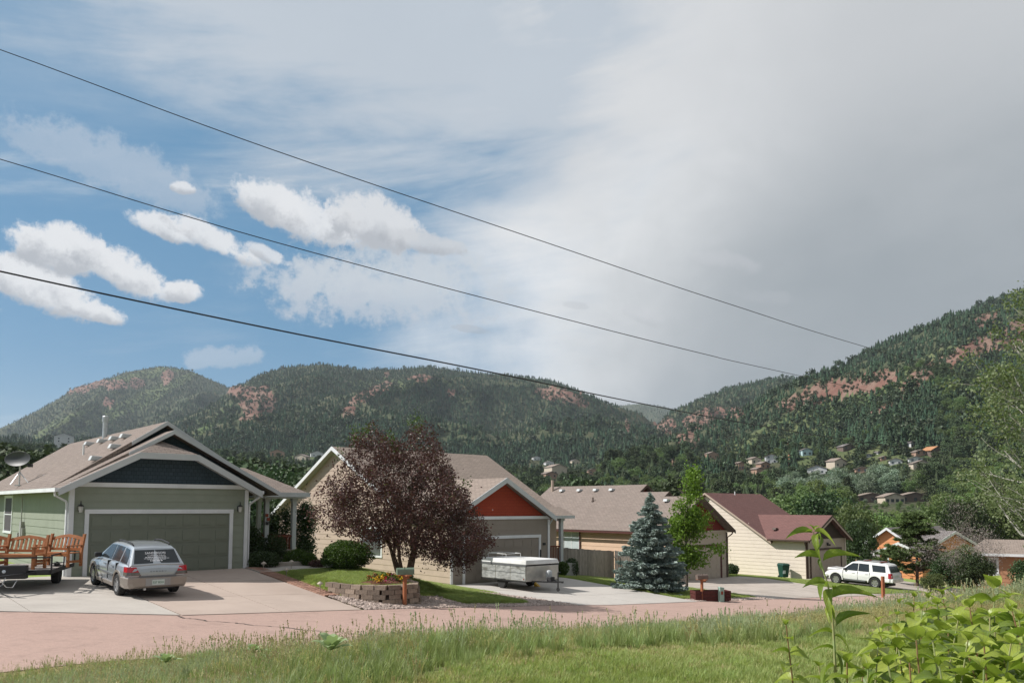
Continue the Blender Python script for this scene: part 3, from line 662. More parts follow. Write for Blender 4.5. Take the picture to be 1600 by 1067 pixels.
def gable(parent,x0,xc,x1,zc,e,y0,y1,mat,wallmat,wy,trim,fh=.22,e1=None,th=.14,lrake=None,yv=None):
    e1=e if e1 is None else e1
    roof_slope(parent,[(x0,y0,e),(x0,yv or y1,e),(xc,y1,zc),(xc,y0,zc)],mat,th); roof_slope(parent,[(x1,y0,e1),(x1,yv or y1,e1),(xc,y1,zc+.002),(xc,y0,zc+.002)],mat,th)
    if wallmat: MB().prism([(x0+.35,wy,e-.05),(x1-.35,wy,e1-.05),(xc,wy,zc-.16)],(0,.08,0)).build('gable_wall',wallmat,parent)
    xs=x0 if lrake is None else lrake; fascia(parent,[(xs,e+.01+(zc-e)*(xs-x0)/(xc-x0)),(xc,zc+.012)],y0,trim,fh); fascia(parent,[(xc,zc+.012),(x1,e1+.01)],y0,trim,fh)
gable(H,-.415,3.45,7.68,5.20,E1-.01,.35,1.72,'roof_brown','navy_shakes',.75,'grey_trim',.16,lrake=1.9)
gable(H,-.41,3.55,7.95,5.62,E1-.012,1.45,16.5,'roof_brown','navy_shakes',1.9,'grey_trim',.16,lrake=2.3)
# gutter and downspouts
MB().box(-.55,-.40,2.86,-.425,16.4,2.99).build('gutter','white_trim',H)
MB().tube([(-.48,-.05,2.87),(-.46,-.02,2.74),(-.10,.08,2.55),(-.07,.09,2.45),(-.07,.09,.05)],.042,4).build('downspout','white_trim',H)
MB().box(6.54,-.40,2.86,6.66,1.4,2.99).build('gutter','white_trim',H)
MB().tube([(6.6,-.2,2.87),(6.58,-.15,2.74),(6.30,.03,2.50),(6.27,.05,2.4),(6.27,.05,.05)],.042,4).build('downspout','white_trim',H)
wn=window(H,LEFT(.03),9.95,11.55,1.30,2.72,glass='insect_screen')
MB().box(-.12,7.25,1.05,.02,7.55,1.75).box(-.16,7.62,1.0,.02,7.78,1.30).box(-.10,7.05,1.2,.02,7.18,1.5).tube([(-.08,7.4,1.75),(-.08,7.4,3.0)],.02).tube([(-.08,7.7,1.0),(-.08,7.7,.7),(-.08,8.4,.68),(-.08,8.4,.3)],.02).build('electric_meter','tan_trim_grey',H)
# roof furniture
MB().cyl((3.35,9.2,5.2),(3.35,9.2,6.25),.10,n=12).lathe([(.13,0),(.13,.22),(.10,.26)],(3.35,9.2,6.2),12).build('flue_pipe','galvanised',H)
zC=lambda x:E1+(5.62-E1)*(x+.41)/3.96
MB().cyl((1.9,6.6,zC(1.9)-.05),(1.9,6.6,zC(1.9)+.42),.04,n=8).build('vent_pipe','white_trim',H)
for x,y in ((2.75,9.3),(2.75,7.2),(2.75,5.4),(2.75,3.9),(1.95,2.35),(1.2,1.9)): vent(H,x,y,zC(x)+.05,1)
# porch roof, posts, railing, dark entry
pr=[(7.3,2.15,2.98),(9.85,2.15,2.98),(8.2,5.1,4.12),(7.3,5.1,4.12)]
roof_slope(H,pr,'roof_brown',.10); roof_slope(H,[(9.85,2.15,2.98),(9.85,9,2.98),(8.2,9,4.12),(8.2,5.1,4.123)],'roof_brown',.10)
MB().box(7.3,2.10,2.80,9.92,2.16,2.99).box(9.86,2.16,2.80,9.92,9,2.99).build('fascia','grey_trim',H)
MB().box(7.4,2.2,2.74,9.8,8.9,2.79).build('porch_ceiling','grey_trim',H)
MB().box(6.25,2.5,-.6,9.75,9,.22).build('porch_floor','concrete',H)
for x,y in ((8.14,2.6),(9.40,2.6),(9.40,6.2)):
    MB().box(x-.09,y-.09,.22,x+.09,y+.09,2.78).box(x-.13,y-.13,.22,x+.13,y+.13,.38).box(x-.13,y-.13,2.62,x+.13,y+.13,2.76).build('porch_post','grey_trim',H)
def railing(parent,plane,s0,s1,z0,z1,mat='deck_red'):
    r=MB(); 
    def bx(mb,a,b,c,d,w): mb.hexa([plane(a,c,w),plane(b,c,w),plane(b,c,-w),plane(a,c,-w)],[plane(a,d,w),plane(b,d,w),plane(b,d,-w),plane(a,d,-w)])
    bx(r,s0,s1,z1-.07,z1,.05); R_=r.build('railing',mat,parent); r=MB(); bx(r,s0,s1,z0,z0+.06,.03); r.build('bottom_rail',mat,R_); n=max(2,int((s1-s0)/.13))
    for i in range(n):
        s=s0+(i+.5)*(s1-s0)/n; b=MB(); bx(b,s-.02,s+.02,z0+.06,z1-.07,.02); b.build('baluster',mat,R_)
railing(H,FRONT(2.6),6.4,8.05,.30,1.15); railing(H,FRONT(2.6),8.25,9.3,.30,1.15); railing(H,RIGHT(9.4),2.7,6.1,.30,1.15)
window(H,FRONT(5.47),6.45,7.15,.9,2.4); MB().box(7.4,5.40,.22,8.2,5.47,2.3).build('front_door','maroon_trim',H)
MB().box(6.21,1.0,-.1,6.24,5.5,3.0).build('side_wall','green_paint',H)
# address plaques on the porch post
for k,(dx_,z,c) in enumerate(((-.02,2.02,'rust_red'),(.05,1.85,'rust_red'),(-.0,1.68,'number_dark'))):
    MB().box(8.14+dx_-.07,2.47,z-.07,8.14+dx_+.06,2.50,z+.06).build('house_number_plaque',c,H)
# satellite dish stands on the roof
dp=H.matrix_basis
D=thing('satellite_dish','dark grey oval satellite dish standing on the green house roof','satellite dish',HA+Vector(xy(-.05,8.35)+(zC(-.05)+.02,)),0)
MB().tube([(0,0,0),(0,0,.55),(.02,-.06,.95)],.03,8).tube([(.02,-.05,.55),(.55,-.3,.10)],.018,6).tube([(.02,-.05,.55),(-.05,-.5,.02)],.018,6).box(-.12,-.12,-.02,.12,.12,.02).build('mast','galvanised',D)
Rm=Matrix.Translation((0,-.08,1.08))@Matrix.Rotation(math.radians(-12),4,'Z')@Matrix.Rotation(math.radians(80),4,'X')
dish=MB(Rm@Matrix.Diagonal((1.0,.50,1,1))); prof=[(r*.62,.16*r*r*.6) for r in np.linspace(0.02,1,8)]; dish.lathe(prof+[(.635,.10),(.60,.08)]+[(r*.6,.16*r*r*.6-.02) for r in (.7,.3,.02)],(0,0,0),28); dish.build('reflector','dish_grey',D,smooth=True)
MB().tube([(0,-.10,.95),(.1,.45,.85)],.018,6).box(.05,.42,.78,.2,.56,.92).build('feed_arm','dish_grey',D)
# ============================================================ house 2 (tan, red gable)
H=thing('tan_house','tan house with rust red shingled gable above a white-trimmed garage','house',HB,PH)
RZ,RV,sm=7.15,10.95,.5; W2=3.12
MB().box(.03,.03,-.8,6.47,5,W2).box(.03,3.6,-1,10.6,18.3,W2).build('wall','tan_paint',H)
topL=lambda s: RZ-.16-sm*abs(s-RV)
siding(H,LEFT(.03),3.25,18.35,-.2,6.95,'tan_paint',.285,top=topL,joint=3.8,holes=[(6.1,8.1,1.1,2.5)])
MB().prism([(.03,3.5,3.1),(.03,18.3,3.1),(.03,RV,RZ-.2)],(.1,0,0)).build('gable_wall','tan_paint',H)
siding(H,LEFT(.03),0,3.25,-.2,3.0,'tan_paint',.285,joint=3.3)
window(H,LEFT(.03),6.1,8.1,1.1,2.5,bars='v')
siding(H,FRONT(.03),0,6.5,-.02,3.08,'taupe_paint',.285,holes=[(.85,5.73,-1,2.13)],joint=9)
garage_door(H,.85,5.73,2.13,-.035,'taupe_paint',8,'white_trim')
for x0,x1 in ((-.02,.12),(6.38,6.52)): MB().box(x0,-.035,-.2,x1,-.004,3.06).build('corner_board','white_trim',H)
MB().box(-.02,-.05,3.09,6.52,.02,3.24).build('frieze_board','white_trim',H)
gable(H,-.4,3.17,6.62,5.15,3.18,-.4,6.97,'roof_tan','red_shakes',.03,'grey_trim',.26,e1=3.22,yv=3.12)
roof_slope(H,[(-.35,3.1,RZ-sm*(RV-3.1)-.02),(10.9,3.1,RZ-sm*(RV-3.1)-.02),(11.3,RV,RZ),(-.35,RV,RZ)],'roof_tan',.15)
roof_slope(H,[(-.35,18.7,RZ-sm*(18.7-RV)),(10.9,18.7,RZ-sm*(18.7-RV)),(11.3,RV,RZ+.002),(-.35,RV,RZ+.002)],'roof_tan',.15)
fascia(H,[(3.1,RZ-sm*(RV-3.1)),(RV,RZ+.01)],-.35,'white_trim',.22,out=(-1,0,0),ax='y'); fascia(H,[(RV,RZ+.01),(18.7,RZ-sm*(18.7-RV))],-.35,'white_trim',.22,out=(-1,0,0),ax='y')
MB().prism([(-.34,3.2,RZ-sm*(RV-3.2)-.17),(-.34,RV,RZ-.17),(.03,RV,RZ-.17),(.03,3.2,RZ-sm*(RV-3.2)-.17)],(0,0,-.02)).prism([(-.34,18.6,RZ-sm*(18.6-RV)-.17),(-.34,RV,RZ-.17),(.03,RV,RZ-.17),(.03,18.6,RZ-sm*(18.6-RV)-.17)],(0,0,-.02)).build('soffit','tan_trim_grey',H)
roof_slope(H,[(6.3,2.2,3.22),(10.75,2.2,3.22),(10.85,3.6,3.75),(6.3,3.6,3.75)],'roof_tan',.12)
MB().box(6.4,2.16,3.05,10.7,2.22,3.22).build('fascia','grey_trim',H)
MB().box(6.5,1.9,-.8,10.5,5,.50).build('porch_floor','tan_trim_grey',H)
MB().box(9.78,2.4,.5,9.98,2.6,3.05).box(9.72,2.34,.5,10.04,2.66,.62).box(9.72,2.34,2.9,10.04,2.66,3.04).build('porch_post','grey_trim',H)
railing(H,FRONT(2.5),6.6,9.75,.62,1.5)
MB().tube([(6.6,-.15,3.1),(6.58,-.12,3.0),(6.5,.02,2.75),(6.5,.03,.1)],.04,4).build('downspout','grey_trim',H)
MB().box(6.02,-.03,1.72,6.22,-.004,1.84).build('house_number_plate','number_dark',H)
MB().box(5.78,-.07,1.1,5.86,-.04,1.5).build('thermometer','number_dark',H)
# ============================================================ house 3 (peach side, dark red trim)
H=thing('peach_house','low peach sided house with dark red trim behind the blue spruce','house',HC,PH)
MB().box(.03,.03,-.8,6.6,9,3.15).box(.03,6,-1,8.4,15.5,3.15).build('wall','beige_paint',H)
siding(H,LEFT(.03),-.0,15.6,-.2,3.15,'peach_paint',.285,holes=[(7.75,9.25,1.7,2.95)],joint=4.2,individual=False)
window(H,LEFT(.03),7.75,9.25,1.7,2.95,frame='white_trim',glass='blind',bars='v',fw=.06)
f=MB(); f.box(-.07,7.6,1.58,-.03,7.69,3.08).box(-.07,9.31,1.58,-.03,9.40,3.08).build('window_casing','maroon_trim',H)
siding(H,FRONT(.03),0,6.6,0,3.1,'beige_paint',.285,holes=[(.9,5.78,-1,2.13)],individual=False)
garage_door(H,.9,5.78,2.13,-.035,'beige_paint',8,'white_trim',trim='maroon_trim')
for x0,x1 in ((0,.12),(6.5,6.62)): MB().box(x0-.02,-.035,0,x1,-.004,3.06).build('corner_board','brown_trim',H)
MB().box(-.02,-.05,3.08,6.62,.02,3.2).build('frieze_board','beige_paint',H)
gable(H,-.42,3.1,6.95,5.5,3.18,-.45,2.6,'roof_brown','maroon_shakes',.03,'brown_trim',.22)
gable(H,-.42,3.6,7.6,5.833,3.18,2.6,5.2,'roof_brown','maroon_shakes',3.0,'brown_trim',.2,lrake=3.1)
gable(H,-.42,4.45,9.3,6.39,3.18,5.2,15.2,'roof_brown','maroon_shakes',5.6,'brown_trim',.2,lrake=3.6)
MB().box(-.52,-.4,3.02,-.43,15.1,3.14).build('gutter','maroon_trim',H)
MB().tube([(6.95,-.25,3.1),(6.93,-.2,2.95),(6.68,.02,2.7),(6.68,.03,.05)],.045,4).build('downspout','maroon_trim',H)
zr3=lambda x:3.18+.659*(x+.42)
for y in (13.2,11.3,9.6,8.0): vent(H,3.8,y,zr3(3.8)+.06,1)
vent(H,2.55,2.0,zr3(2.55)+.06,1)
MB().cyl((2.6,8.8,zr3(2.6)-.1),(2.6,8.8,zr3(2.6)+.3),.05,n=8).lathe([(.14,0),(.05,.10)],(2.6,8.8,zr3(2.6)),8).build('vent_pipe','brown_trim',H)
MB().cyl((3.9,14.4,5.6),(3.9,14.4,6.9),.12,n=10).build('flue_pipe','tan_paint',H)
MB().box(6.1,-.03,1.65,6.25,-.004,1.8).build('house_number_plate','number_dark',H)
# ============================================================ house 4 (cream, maroon roof)
H=thing('cream_house','cream sided house with maroon shingle roof behind the white SUV','house',HD,PH)
R4,V4,s4=6.72,9.1,.64
MB().box(.03,.03,-1.2,6.27,4,3.0).box(.03,3.4,-1.2,8.3,15,3.0).build('wall','cream_paint',H)
MB().prism([(.03,3.3,2.9),(.03,14.9,2.9),(.03,V4,R4-.2)],(.1,0,0)).build('gable_wall','cream_paint',H)
siding(H,LEFT(.03),3.2,15,-.9,6.6,'cream_paint',.285,top=lambda s:R4-.16-s4*abs(s-V4),individual=False,joint=3.9)
siding(H,LEFT(.03),0,3.2,-.6,2.95,'cream_paint',.285,individual=False,joint=3.9)
siding(H,FRONT(.03),0,6.3,-.1,3.0,'beige_paint',.285,holes=[(.55,5.43,-1,2.13)],individual=False)
garage_door(H,.55,5.43,2.13,-.035,'beige_paint',8,'brown',trim='brown_trim')
MB().box(-.03,-.035,-.6,.12,-.004,3.0).box(-.03,-.004,-.6,.0,.12,3.0).build('corner_board','brown_trim',H)
MB().box(6.2,-.035,-.6,6.32,-.004,3.0).build('corner_board','cream_paint',H)
gable(H,-.42,3.3,6.63,4.88,2.95,-.42,6.24,'roof_maroon','brown_shakes',.03,'brown_trim',.20,yv=3.2)
strip(strip(MB(),(3.3,-.47,4.72),(6.6,-.47,2.86),.14,.02),(3.3,-.47,4.72),(-.4,-.47,2.86),.14,.02).build('rake_board','tan_paint',H)
roof_slope(H,[(-.3,2.9,R4-s4*(V4-2.9)),(8.6,2.9,R4-s4*(V4-2.9)),(8.6,V4,R4),(-.3,V4,R4)],'roof_maroon',.15)
roof_slope(H,[(-.3,15.3,R4-s4*(15.3-V4)),(8.6,15.3,R4-s4*(15.3-V4)),(8.6,V4,R4+.002),(-.3,V4,R4+.002)],'roof_maroon',.15)
fascia(H,[(2.9,R4-s4*(V4-2.9)),(V4,R4+.01)],-.3,'tan_paint',.16,out=(-1,0,0),ax='y'); fascia(H,[(V4,R4+.01),(15.3,R4-s4*(15.3-V4))],-.3,'tan_paint',.16,out=(-1,0,0),ax='y')
MB().box(-.52,-.4,2.86,-.43,3.0,2.98).build('gutter','brown_trim',H)
MB().tube([(-.47,-.1,2.88),(-.45,-.05,2.75),(-.08,.05,2.5),(-.07,.05,0)],.045,4).build('downspout','brown_trim',H)
vent(H,.9,3.2,3.0+(1.88)*(1.32)/3.72+.06,1,'brown_trim')
MB().cyl((4,8.9,6.5),(4,8.9,6.9),.05,n=8).build('vent_pipe','white_trim',H)
MB().box(-.02,3.1,-.15,.02,12,.02).build('foundation_board','beige_paint',H)
MB().box(3.1,-.10,2.55,3.3,-.03,2.7).box(3.0,-.2,2.45,3.12,-.1,2.58).box(3.28,-.2,2.45,3.4,-.1,2.58).build('flood_light','black_metal',H)
MB().box(-.08,10.3,.75,.02,10.7,1.35).tube([(-.05,10.5,.75),(-.05,10.5,-.3)],.03,6).build('electric_meter','tan_paint',H)
MB().box(-.10,12.2,-.1,.02,12.4,.1).box(-.09,12.25,.1,-.05,12.3,.3).build('gas_meter','tan_paint',H)
# ------------------------------------------------------------ vehicles
def loft(mb,stations):
    rings=[]
    for x,half in stations:
        r=[(x,y,z) for y,z in half]+[(x,-y,z) for y,z in reversed(half) if y>1e-6]; rings.append(r)
    n=len(rings[0]); vs=[p for r in rings for p in r]
    fs=[(i*n+k,i*n+(k+1)%n,(i+1)*n+(k+1)%n,(i+1)*n+k) for i in range(len(rings)-1) for k in range(n)]
    fs+=[tuple(range(n))[::-1],tuple((len(rings)-1)*n+k for k in range(n))]
    return mb.add(vs,fs)
def bool_diff(me,cut):
    o=bpy.data.objects.new('tmp',me); c=bpy.data.objects.new('tmp2',cut); COL.objects.link(o); COL.objects.link(c)
    m=o.modifiers.new('b','BOOLEAN'); m.operation='DIFFERENCE'; m.object=c; m.solver='EXACT'
    dg=bpy.context.evaluated_depsgraph_get(); dg.update(); r=bpy.data.meshes.new_from_object(o.evaluated_get(dg))
    bpy.data.objects.remove(o); bpy.data.objects.remove(c); return r
def wheel(parent,x,y,r,wd,spokes,side):
    w=link('wheel',None,parent,(x,y,r))
    s=side
    MB().lathe([(r*.60,-wd/2),(r*.92,-wd/2),(r,-wd*.36),(r,wd*.36),(r*.92,wd/2),(r*.62,wd/2),(r*.60,wd*.3)],(0,0,0),28,'Y').build('tyre','rubber',w,smooth=False)
    rim=MB().lathe([(r*.62,-wd*.3),(r*.66,-wd*.45),(r*.66,wd*.45),(r*.62,wd*.5),(r*.58,wd*.44),(r*.56,wd*.1),(.02,wd*.08)],(0,0,0),24,'Y') if s>0 else MB().lathe([(.02,-wd*.08),(r*.56,-wd*.1),(r*.58,-wd*.44),(r*.62,-wd*.5),(r*.66,-wd*.45),(r*.66,wd*.45),(r*.62,wd*.3)],(0,0,0),24,'Y')
    rim.build('wheel_well_disc','dark_trim',w)
    sp=MB()
    for k in range(spokes):
        a=2*PI*k/spokes; d=Vector((math.cos(a),0,math.sin(a))); t=Vector((-d.z,0,d.x)); o=Vector((0,s*wd*.40,0)); i=Vector((0,s*wd*.30,0)); q=.085*r/.32
        sp.hexa([d*.02+t*q*.7+i,d*.02-t*q*.7+i,d*r*.60-t*q*.55+i,d*r*.60+t*q*.55+i],[d*.02+t*q*.7+o,d*.02-t*q*.7+o,d*r*.60-t*q*.55+o,d*r*.60+t*q*.55+o])
    sp.lathe([(.075,s*wd*.28),(.075,s*wd*.44)] if s>0 else [(.075,s*wd*.44),(.075,s*wd*.28)],(0,0,0),12,'Y')
    sp.lathe([(r*.555,wd*.28*s-.0),(r*.555,wd*.46*s),(r*.63,wd*.49*s),(r*.63,wd*.28*s)],(0,0,0),28,'Y')
    sp.build('rim','alloy',w)
def text_mesh(name,txt,size,mat,parent,mw,ext=.002,w=None,align='CENTER'):
    c=bpy.data.curves.new('t','FONT'); c.body=txt; c.size=size; c.extrude=ext; c.align_x=align; c.align_y='CENTER'; c.resolution_u=2
    o=bpy.data.objects.new('t',c); COL.objects.link(o); dg=bpy.context.evaluated_depsgraph_get(); dg.update(); me=bpy.data.meshes.new_from_object(o.evaluated_get(dg)); bpy.data.objects.remove(o)
    me.materials.clear(); me.materials.append(M[mat]); 
    if w:
        xs=[v.co.x for v in me.vertices]; k=w/(max(xs)-min(xs))
        for v in me.vertices: v.co.x*=k
    return link(name,me,parent,mw=mw)
def place_vehicle(name,label,cat,org,fwd,zr,zf,wb,xr):
    f=Vector((fwd[0]*wb,fwd[1]*wb,zf-zr)).normalized(); l=Vector((0,0,1)).cross(f).normalized(); u=f.cross(l)
    R_=Matrix((f,l,u)).transposed(); p=Vector((org[0],org[1],zr))-f*xr
    t=thing(name,label,cat); t.matrix_basis=Matrix.Translation(p)@R_.to_4x4(); return t
def sideY(z,w0,z0,k): return w0-(z-z0)*k
def build_car(t,P):
    lower=MB(); st=[]
    for x,zb,w,zt,wt in P['lower']:
        st.append((x,[(0,zb),(.86*w,zb),(.965*w,zb+.07),(w,zb+(zt-zb)*.5),(.99*w,zt-.16),(.965*w,zt-.06),(wt,zt),(0,zt+.025)]))
    loft(lower,st); me=lower.mesh('body',P['paint']); r=P['r']
    cut=MB()
    for x in (P['xr'],P['xf']):
        for s in (1,-1): cut.cyl((x,s*.48,r+.01),(x,s*1.3,r+.01),r+P.get('gap',.055),n=28)
    me2=bool_diff(me,cut.mesh('cut','rubber')); me2.materials.clear(); me2.materials.append(M[P['paint']])
    for p in me2.polygons: p.material_index=0
    b=link('body',me2,t,bevel=.012)
    for p in me2.polygons: p.use_smooth=True
    me2.set_sharp_from_angle(angle=math.radians(28))
    gh=MB(); w0,z0,k=P['side']
    loft(gh,[(x,[(0,z0-.1),(w0,z0-.1),(min(w0,sideY(z0,w0,z0,k)),z0),(sideY(zt-.05,w0,z0,k),zt-.05),(sideY(zt-.05,w0,z0,k)-.06,zt),(0,zt+.02)]) for x,zt in P['green']])
    me=gh.mesh('cabin',P['paint']); 
    for p in me.polygons: p.use_smooth=True
    me.set_sharp_from_angle(angle=math.radians(24)); link('cabin',me,t,bevel=.01)
    for poly in P['sideglass']:
        for s in (1,-1):
            pts=[(x,s*(sideY(z,w0,z0,k)-.015),z) for x,z in poly]; MB().prism(pts,(0,s*.022,0)).build('side_window','glass',t)
    for nm,q in (('rear_window',P['rearglass']),('windscreen',P['frontglass'])):
        (xa,za,wa),(xb,zb_,wb_)=q; n=Vector((-(zb_-za),0,(xb-xa))).normalized()*( 1 if xb>xa else -1)
        pts=[(xa,wa,za),(xa,-wa,za),(xb,-wb_,zb_),(xb,wb_,zb_)]; n*=.012; pts=[(a+n.x*.2,y,c+n.z*.2) for a,y,c in pts]; MB().prism(pts,tuple(n)).build(nm,'glass',t)
    for x in (P['xr'],P['xf']):
        for s in (1,-1):
            wheel(t,x,s*P['track']/2,r,P['tw'],P['spokes'],s)
            if P.get('arch'):
                ar=MB(); n=16
                for q in range(n):
                    a0,a1=PI*q/n,PI*(q+1)/n; R0,R1=r+P.get('gap',.055)-.005,r+P.get('gap',.055)+.06; y0,y1=s*(P['aw']-.03),s*(P['aw']+.022)
                    f_=lambda R,a,y:(x+R*math.cos(a),y,r+.01+R*math.sin(a))
                    ar.hexa([f_(R0,a0,y0),f_(R1,a0,y0),f_(R1,a0,y1),f_(R0,a0,y1)],[f_(R0,a1,y0),f_(R1,a1,y0),f_(R1,a1,y1),f_(R0,a1,y1)])
                ar.build('wheel_arch',P['arch'],t)
    MB().box(.35,-.62,.20,P['lower'][-1][0]-.4,.62,.36).build('underbody','dark_trim',t)
    for s in (1,-1):
        MB().box(P['mx'],s*P['my'],P['mz'],P['mx']+.13,s*(P['my']+.20),P['mz']+.14).build('side_mirror',P['mirror'],t,bevel=.03)
    return b
FW=(-SP,CP)
def axle(c,side,half): return (c[0]+side[0]*half,c[1]+side[1]*half)
c=axle((-11.36,23.34),(CP,SP),.745); zr=g(*c)+.035; cf=(c[0]+FW[0]*2.53,c[1]+FW[1]*2.53); zf=g(*cf)+.035
t=place_vehicle('station_wagon','silver station wagon with beige bumpers and white lettering on its rear window','car',c,FW,zr,zf,2.53,.93)
P=dict(paint='silver_paint',r=.315,xr=.93,xf=3.46,track=1.50,tw=.20,spokes=6,arch='beige_bumper',aw=.835,gap=.05,
 lower=[(0,.46,.72,.84,.62),(.05,.36,.80,.90,.70),(.25,.30,.835,.935,.745),(.93,.26,.85,.93,.765),(2,.24,.85,.915,.765),(2.9,.24,.85,.90,.76),(3.3,.25,.845,.88,.74),(3.9,.27,.82,.81,.70),(4.22,.31,.77,.72,.64),(4.36,.40,.66,.64,.55)],
 side=(.765,.90,.37),green=[(.10,.945),(.47,1.385),(.62,1.425),(1.0,1.455),(1.6,1.475),(2.1,1.46),(2.45,1.415),(2.8,1.22),(3.3,.93)],
 sideglass=[[(.42,.955),(1.02,.955),(1.00,1.37),(.62,1.34),(.46,1.16)],[(1.13,.955),(1.86,.955),(1.86,1.385),(1.12,1.375)],[(1.93,.955),(3.02,.955),(2.72,1.16),(2.42,1.36),(1.93,1.385)]],
 rearglass=((.13,.975,.635),(.43,1.335,.545)),frontglass=((3.18,.975,.66),(2.52,1.37,.56)),mx=2.86,my=.76,mz=.93,mirror='black_metal')
# frontglass normal must point forward/up
build_car(t,P)
# quarter pillar strips, bumpers, lamps, rack
bp=MB(); loft(bp,[(-.045,[(0,.36),(.66,.36),(.70,.45),(.70,.56),(.66,.60),(0,.60)]),(.0,[(0,.30),(.76,.30),(.815,.42),(.815,.58),(.79,.63),(0,.63)]),(.25,[(0,.28),(.82,.28),(.862,.40),(.862,.58),(.84,.62),(0,.62)]),(.56,[(0,.30),(.84,.30),(.868,.40),(.868,.56),(.85,.60),(0,.60)])]); bp.build('rear_bumper','beige_bumper',t,bevel=.015)
MB().box(-.05,-.50,.60,.03,.50,.645).build('bumper_step','grey_strip',t); MB().box(-.052,-.34,.36,-.04,.34,.575).build('plate_recess','tan_trim_grey',t)
bp=MB(); loft(bp,[(3.83,[(0,.25),(.82,.25),(.85,.40),(.85,.56),(.83,.60),(0,.60)]),(4.2,[(0,.24),(.78,.24),(.815,.40),(.81,.55),(.79,.60),(0,.60)]),(4.42,[(0,.30),(.60,.30),(.66,.42),(.64,.55),(0,.57)]+[(0,.57)][:0])]) if False else MB().box(4.1,-.72,.28,4.42,.72,.58); bp.build('front_bumper','beige_bumper',t,bevel=.06)
for s in (1,-1):
    def lens(z0_,z1_,mt,nm,off,tilt):
        pl=[(-.03,.47),(-.018,.74),(.045,.838),(.24,.872),(.24,.78),(.08,.66),(.08,.47)]; pl=[(a-off,b+off) if b>.5 else (a-off,b) for a,b in pl]
        if s<0: pl=pl[::-1]
        B_=[(a+tilt*(z0_-.66),s*b,z0_) for a,b in pl]; T_2=[(a+tilt*(z1_-.66),s*(b*(1-.10*(z1_-.66))+(.14 if b<.5 else 0)*(z1_-.66)/.24),z1_) for a,b in pl]; n_=len(pl)
        MB().add(B_+T_2,[tuple(range(n_))[::-1],tuple(range(n_,2*n_))]+[(i,(i+1)%n_,n_+(i+1)%n_,n_+i) for i in range(n_)]).build(nm,mt,t)
    lens(.66,.90,'red_lens','tail_light',0,.18); lens(.665,.755,'smoke_lens','tail_light_lens',.006,.18)
    MB().box(1.28,s*.845,.545,3.1,s*.872,.60).build('door_moulding','grey_strip',t)
    MB().box(1.3,s*.79,.235,3.05,s*.862,.35).build('sill_cladding','beige_bumper',t,bevel=.02)
    MB().tube([(.72,s*.50,1.45),(.80,s*.515,1.50),(1.5,s*.53,1.535),(2.0,s*.52,1.51),(2.08,s*.515,1.46)],.022,6).build('roof_rail','dark_trim',t)
    for x in (1.32,2.10): MB().box(x,s*.845,.80,x+.17,s*.875,.825).build('door_handle','silver_paint',t)
    for x in (1.08,1.895): MB().box(x,s*.70,.40,x+.008,s*.856,.93).build('door_gap','dark_trim',t)
MB().hexa([(-.062,-.17,.385),(-.062,.17,.385),(-.052,.17,.385),(-.052,-.17,.385)],[(-.062,-.17,.53),(-.062,.17,.53),(-.052,.17,.53),(-.052,-.17,.53)]).build('number_plate','plate_white',t)
def rearM(x,y,z,tilt=0): # text facing the rear (-x)
    return Matrix.Translation((x,y,z))@Matrix((( 0,math.sin(tilt),-math.cos(tilt),0),(-1,0,0,0),(0,math.cos(tilt),math.sin(tilt),0),(0,0,0,1)))
text_mesh('plate_characters','527 BDH',.085,'plate_green',t,rearM(-.064,0,.455),w=.29)
for i,ch in enumerate('SUBARU'): text_mesh('badge_letter',ch,.05,'grey_strip',t,rearM(-.012,.20-i*.08,.765,.12),w=.04)
tl=math.atan2(.30,.36)
def rg(y,v): # point on rear glass: v 0..1 up
    return (.13+.30*v-.0126,y,.975+.36*v+.0105)
text_mesh('window_lettering','SANDERSON',.105,'decal_white',t,rearM(*rg(0,.74),tl),w=.56)
text_mesh('window_lettering','CONSULTING',.062,'decal_white',t,rearM(*rg(-.02,.555),tl),w=.50)
dm=MB(rearM(0,0,0,tl).to_3x3().to_4x4())
def decal_line(v,y0,y1,h,gap):
    mb=MB(); y=y0
    while y<y1:
        L=random.uniform(.035,.10); e=min(y+L,y1); p=rg(0,v); q=rg(0,v+h)
        mb.add([(p[0],y,p[2]),(p[0],e,p[2]),(q[0],e,q[2]),(q[0],y,q[2])],[(0,1,2,3)]); y=e+gap
    mb.build('window_lettering','decal_white',t)
decal_line(.41,-.28,.30,.055,.012); decal_line(.33,-.36,.34,.03,.01); decal_line(.26,-.26,.26,.03,.01); decal_line(.15,-.16,.18,.07,.02)
MB().box(.50,.69,.98,.62,.715,1.05).build('window_sticker','decal_white',t); MB().box(.75,.688,1.0,.80,.712,1.2)
MB().cyl((-.02,.35,.27),(.3,.35,.27),.035,n=10).build('exhaust_pipe','galvanised',t)
MB().box(.05,-.45,.255,.5,.5,.33).build('rear_undertray','dark_trim',t)
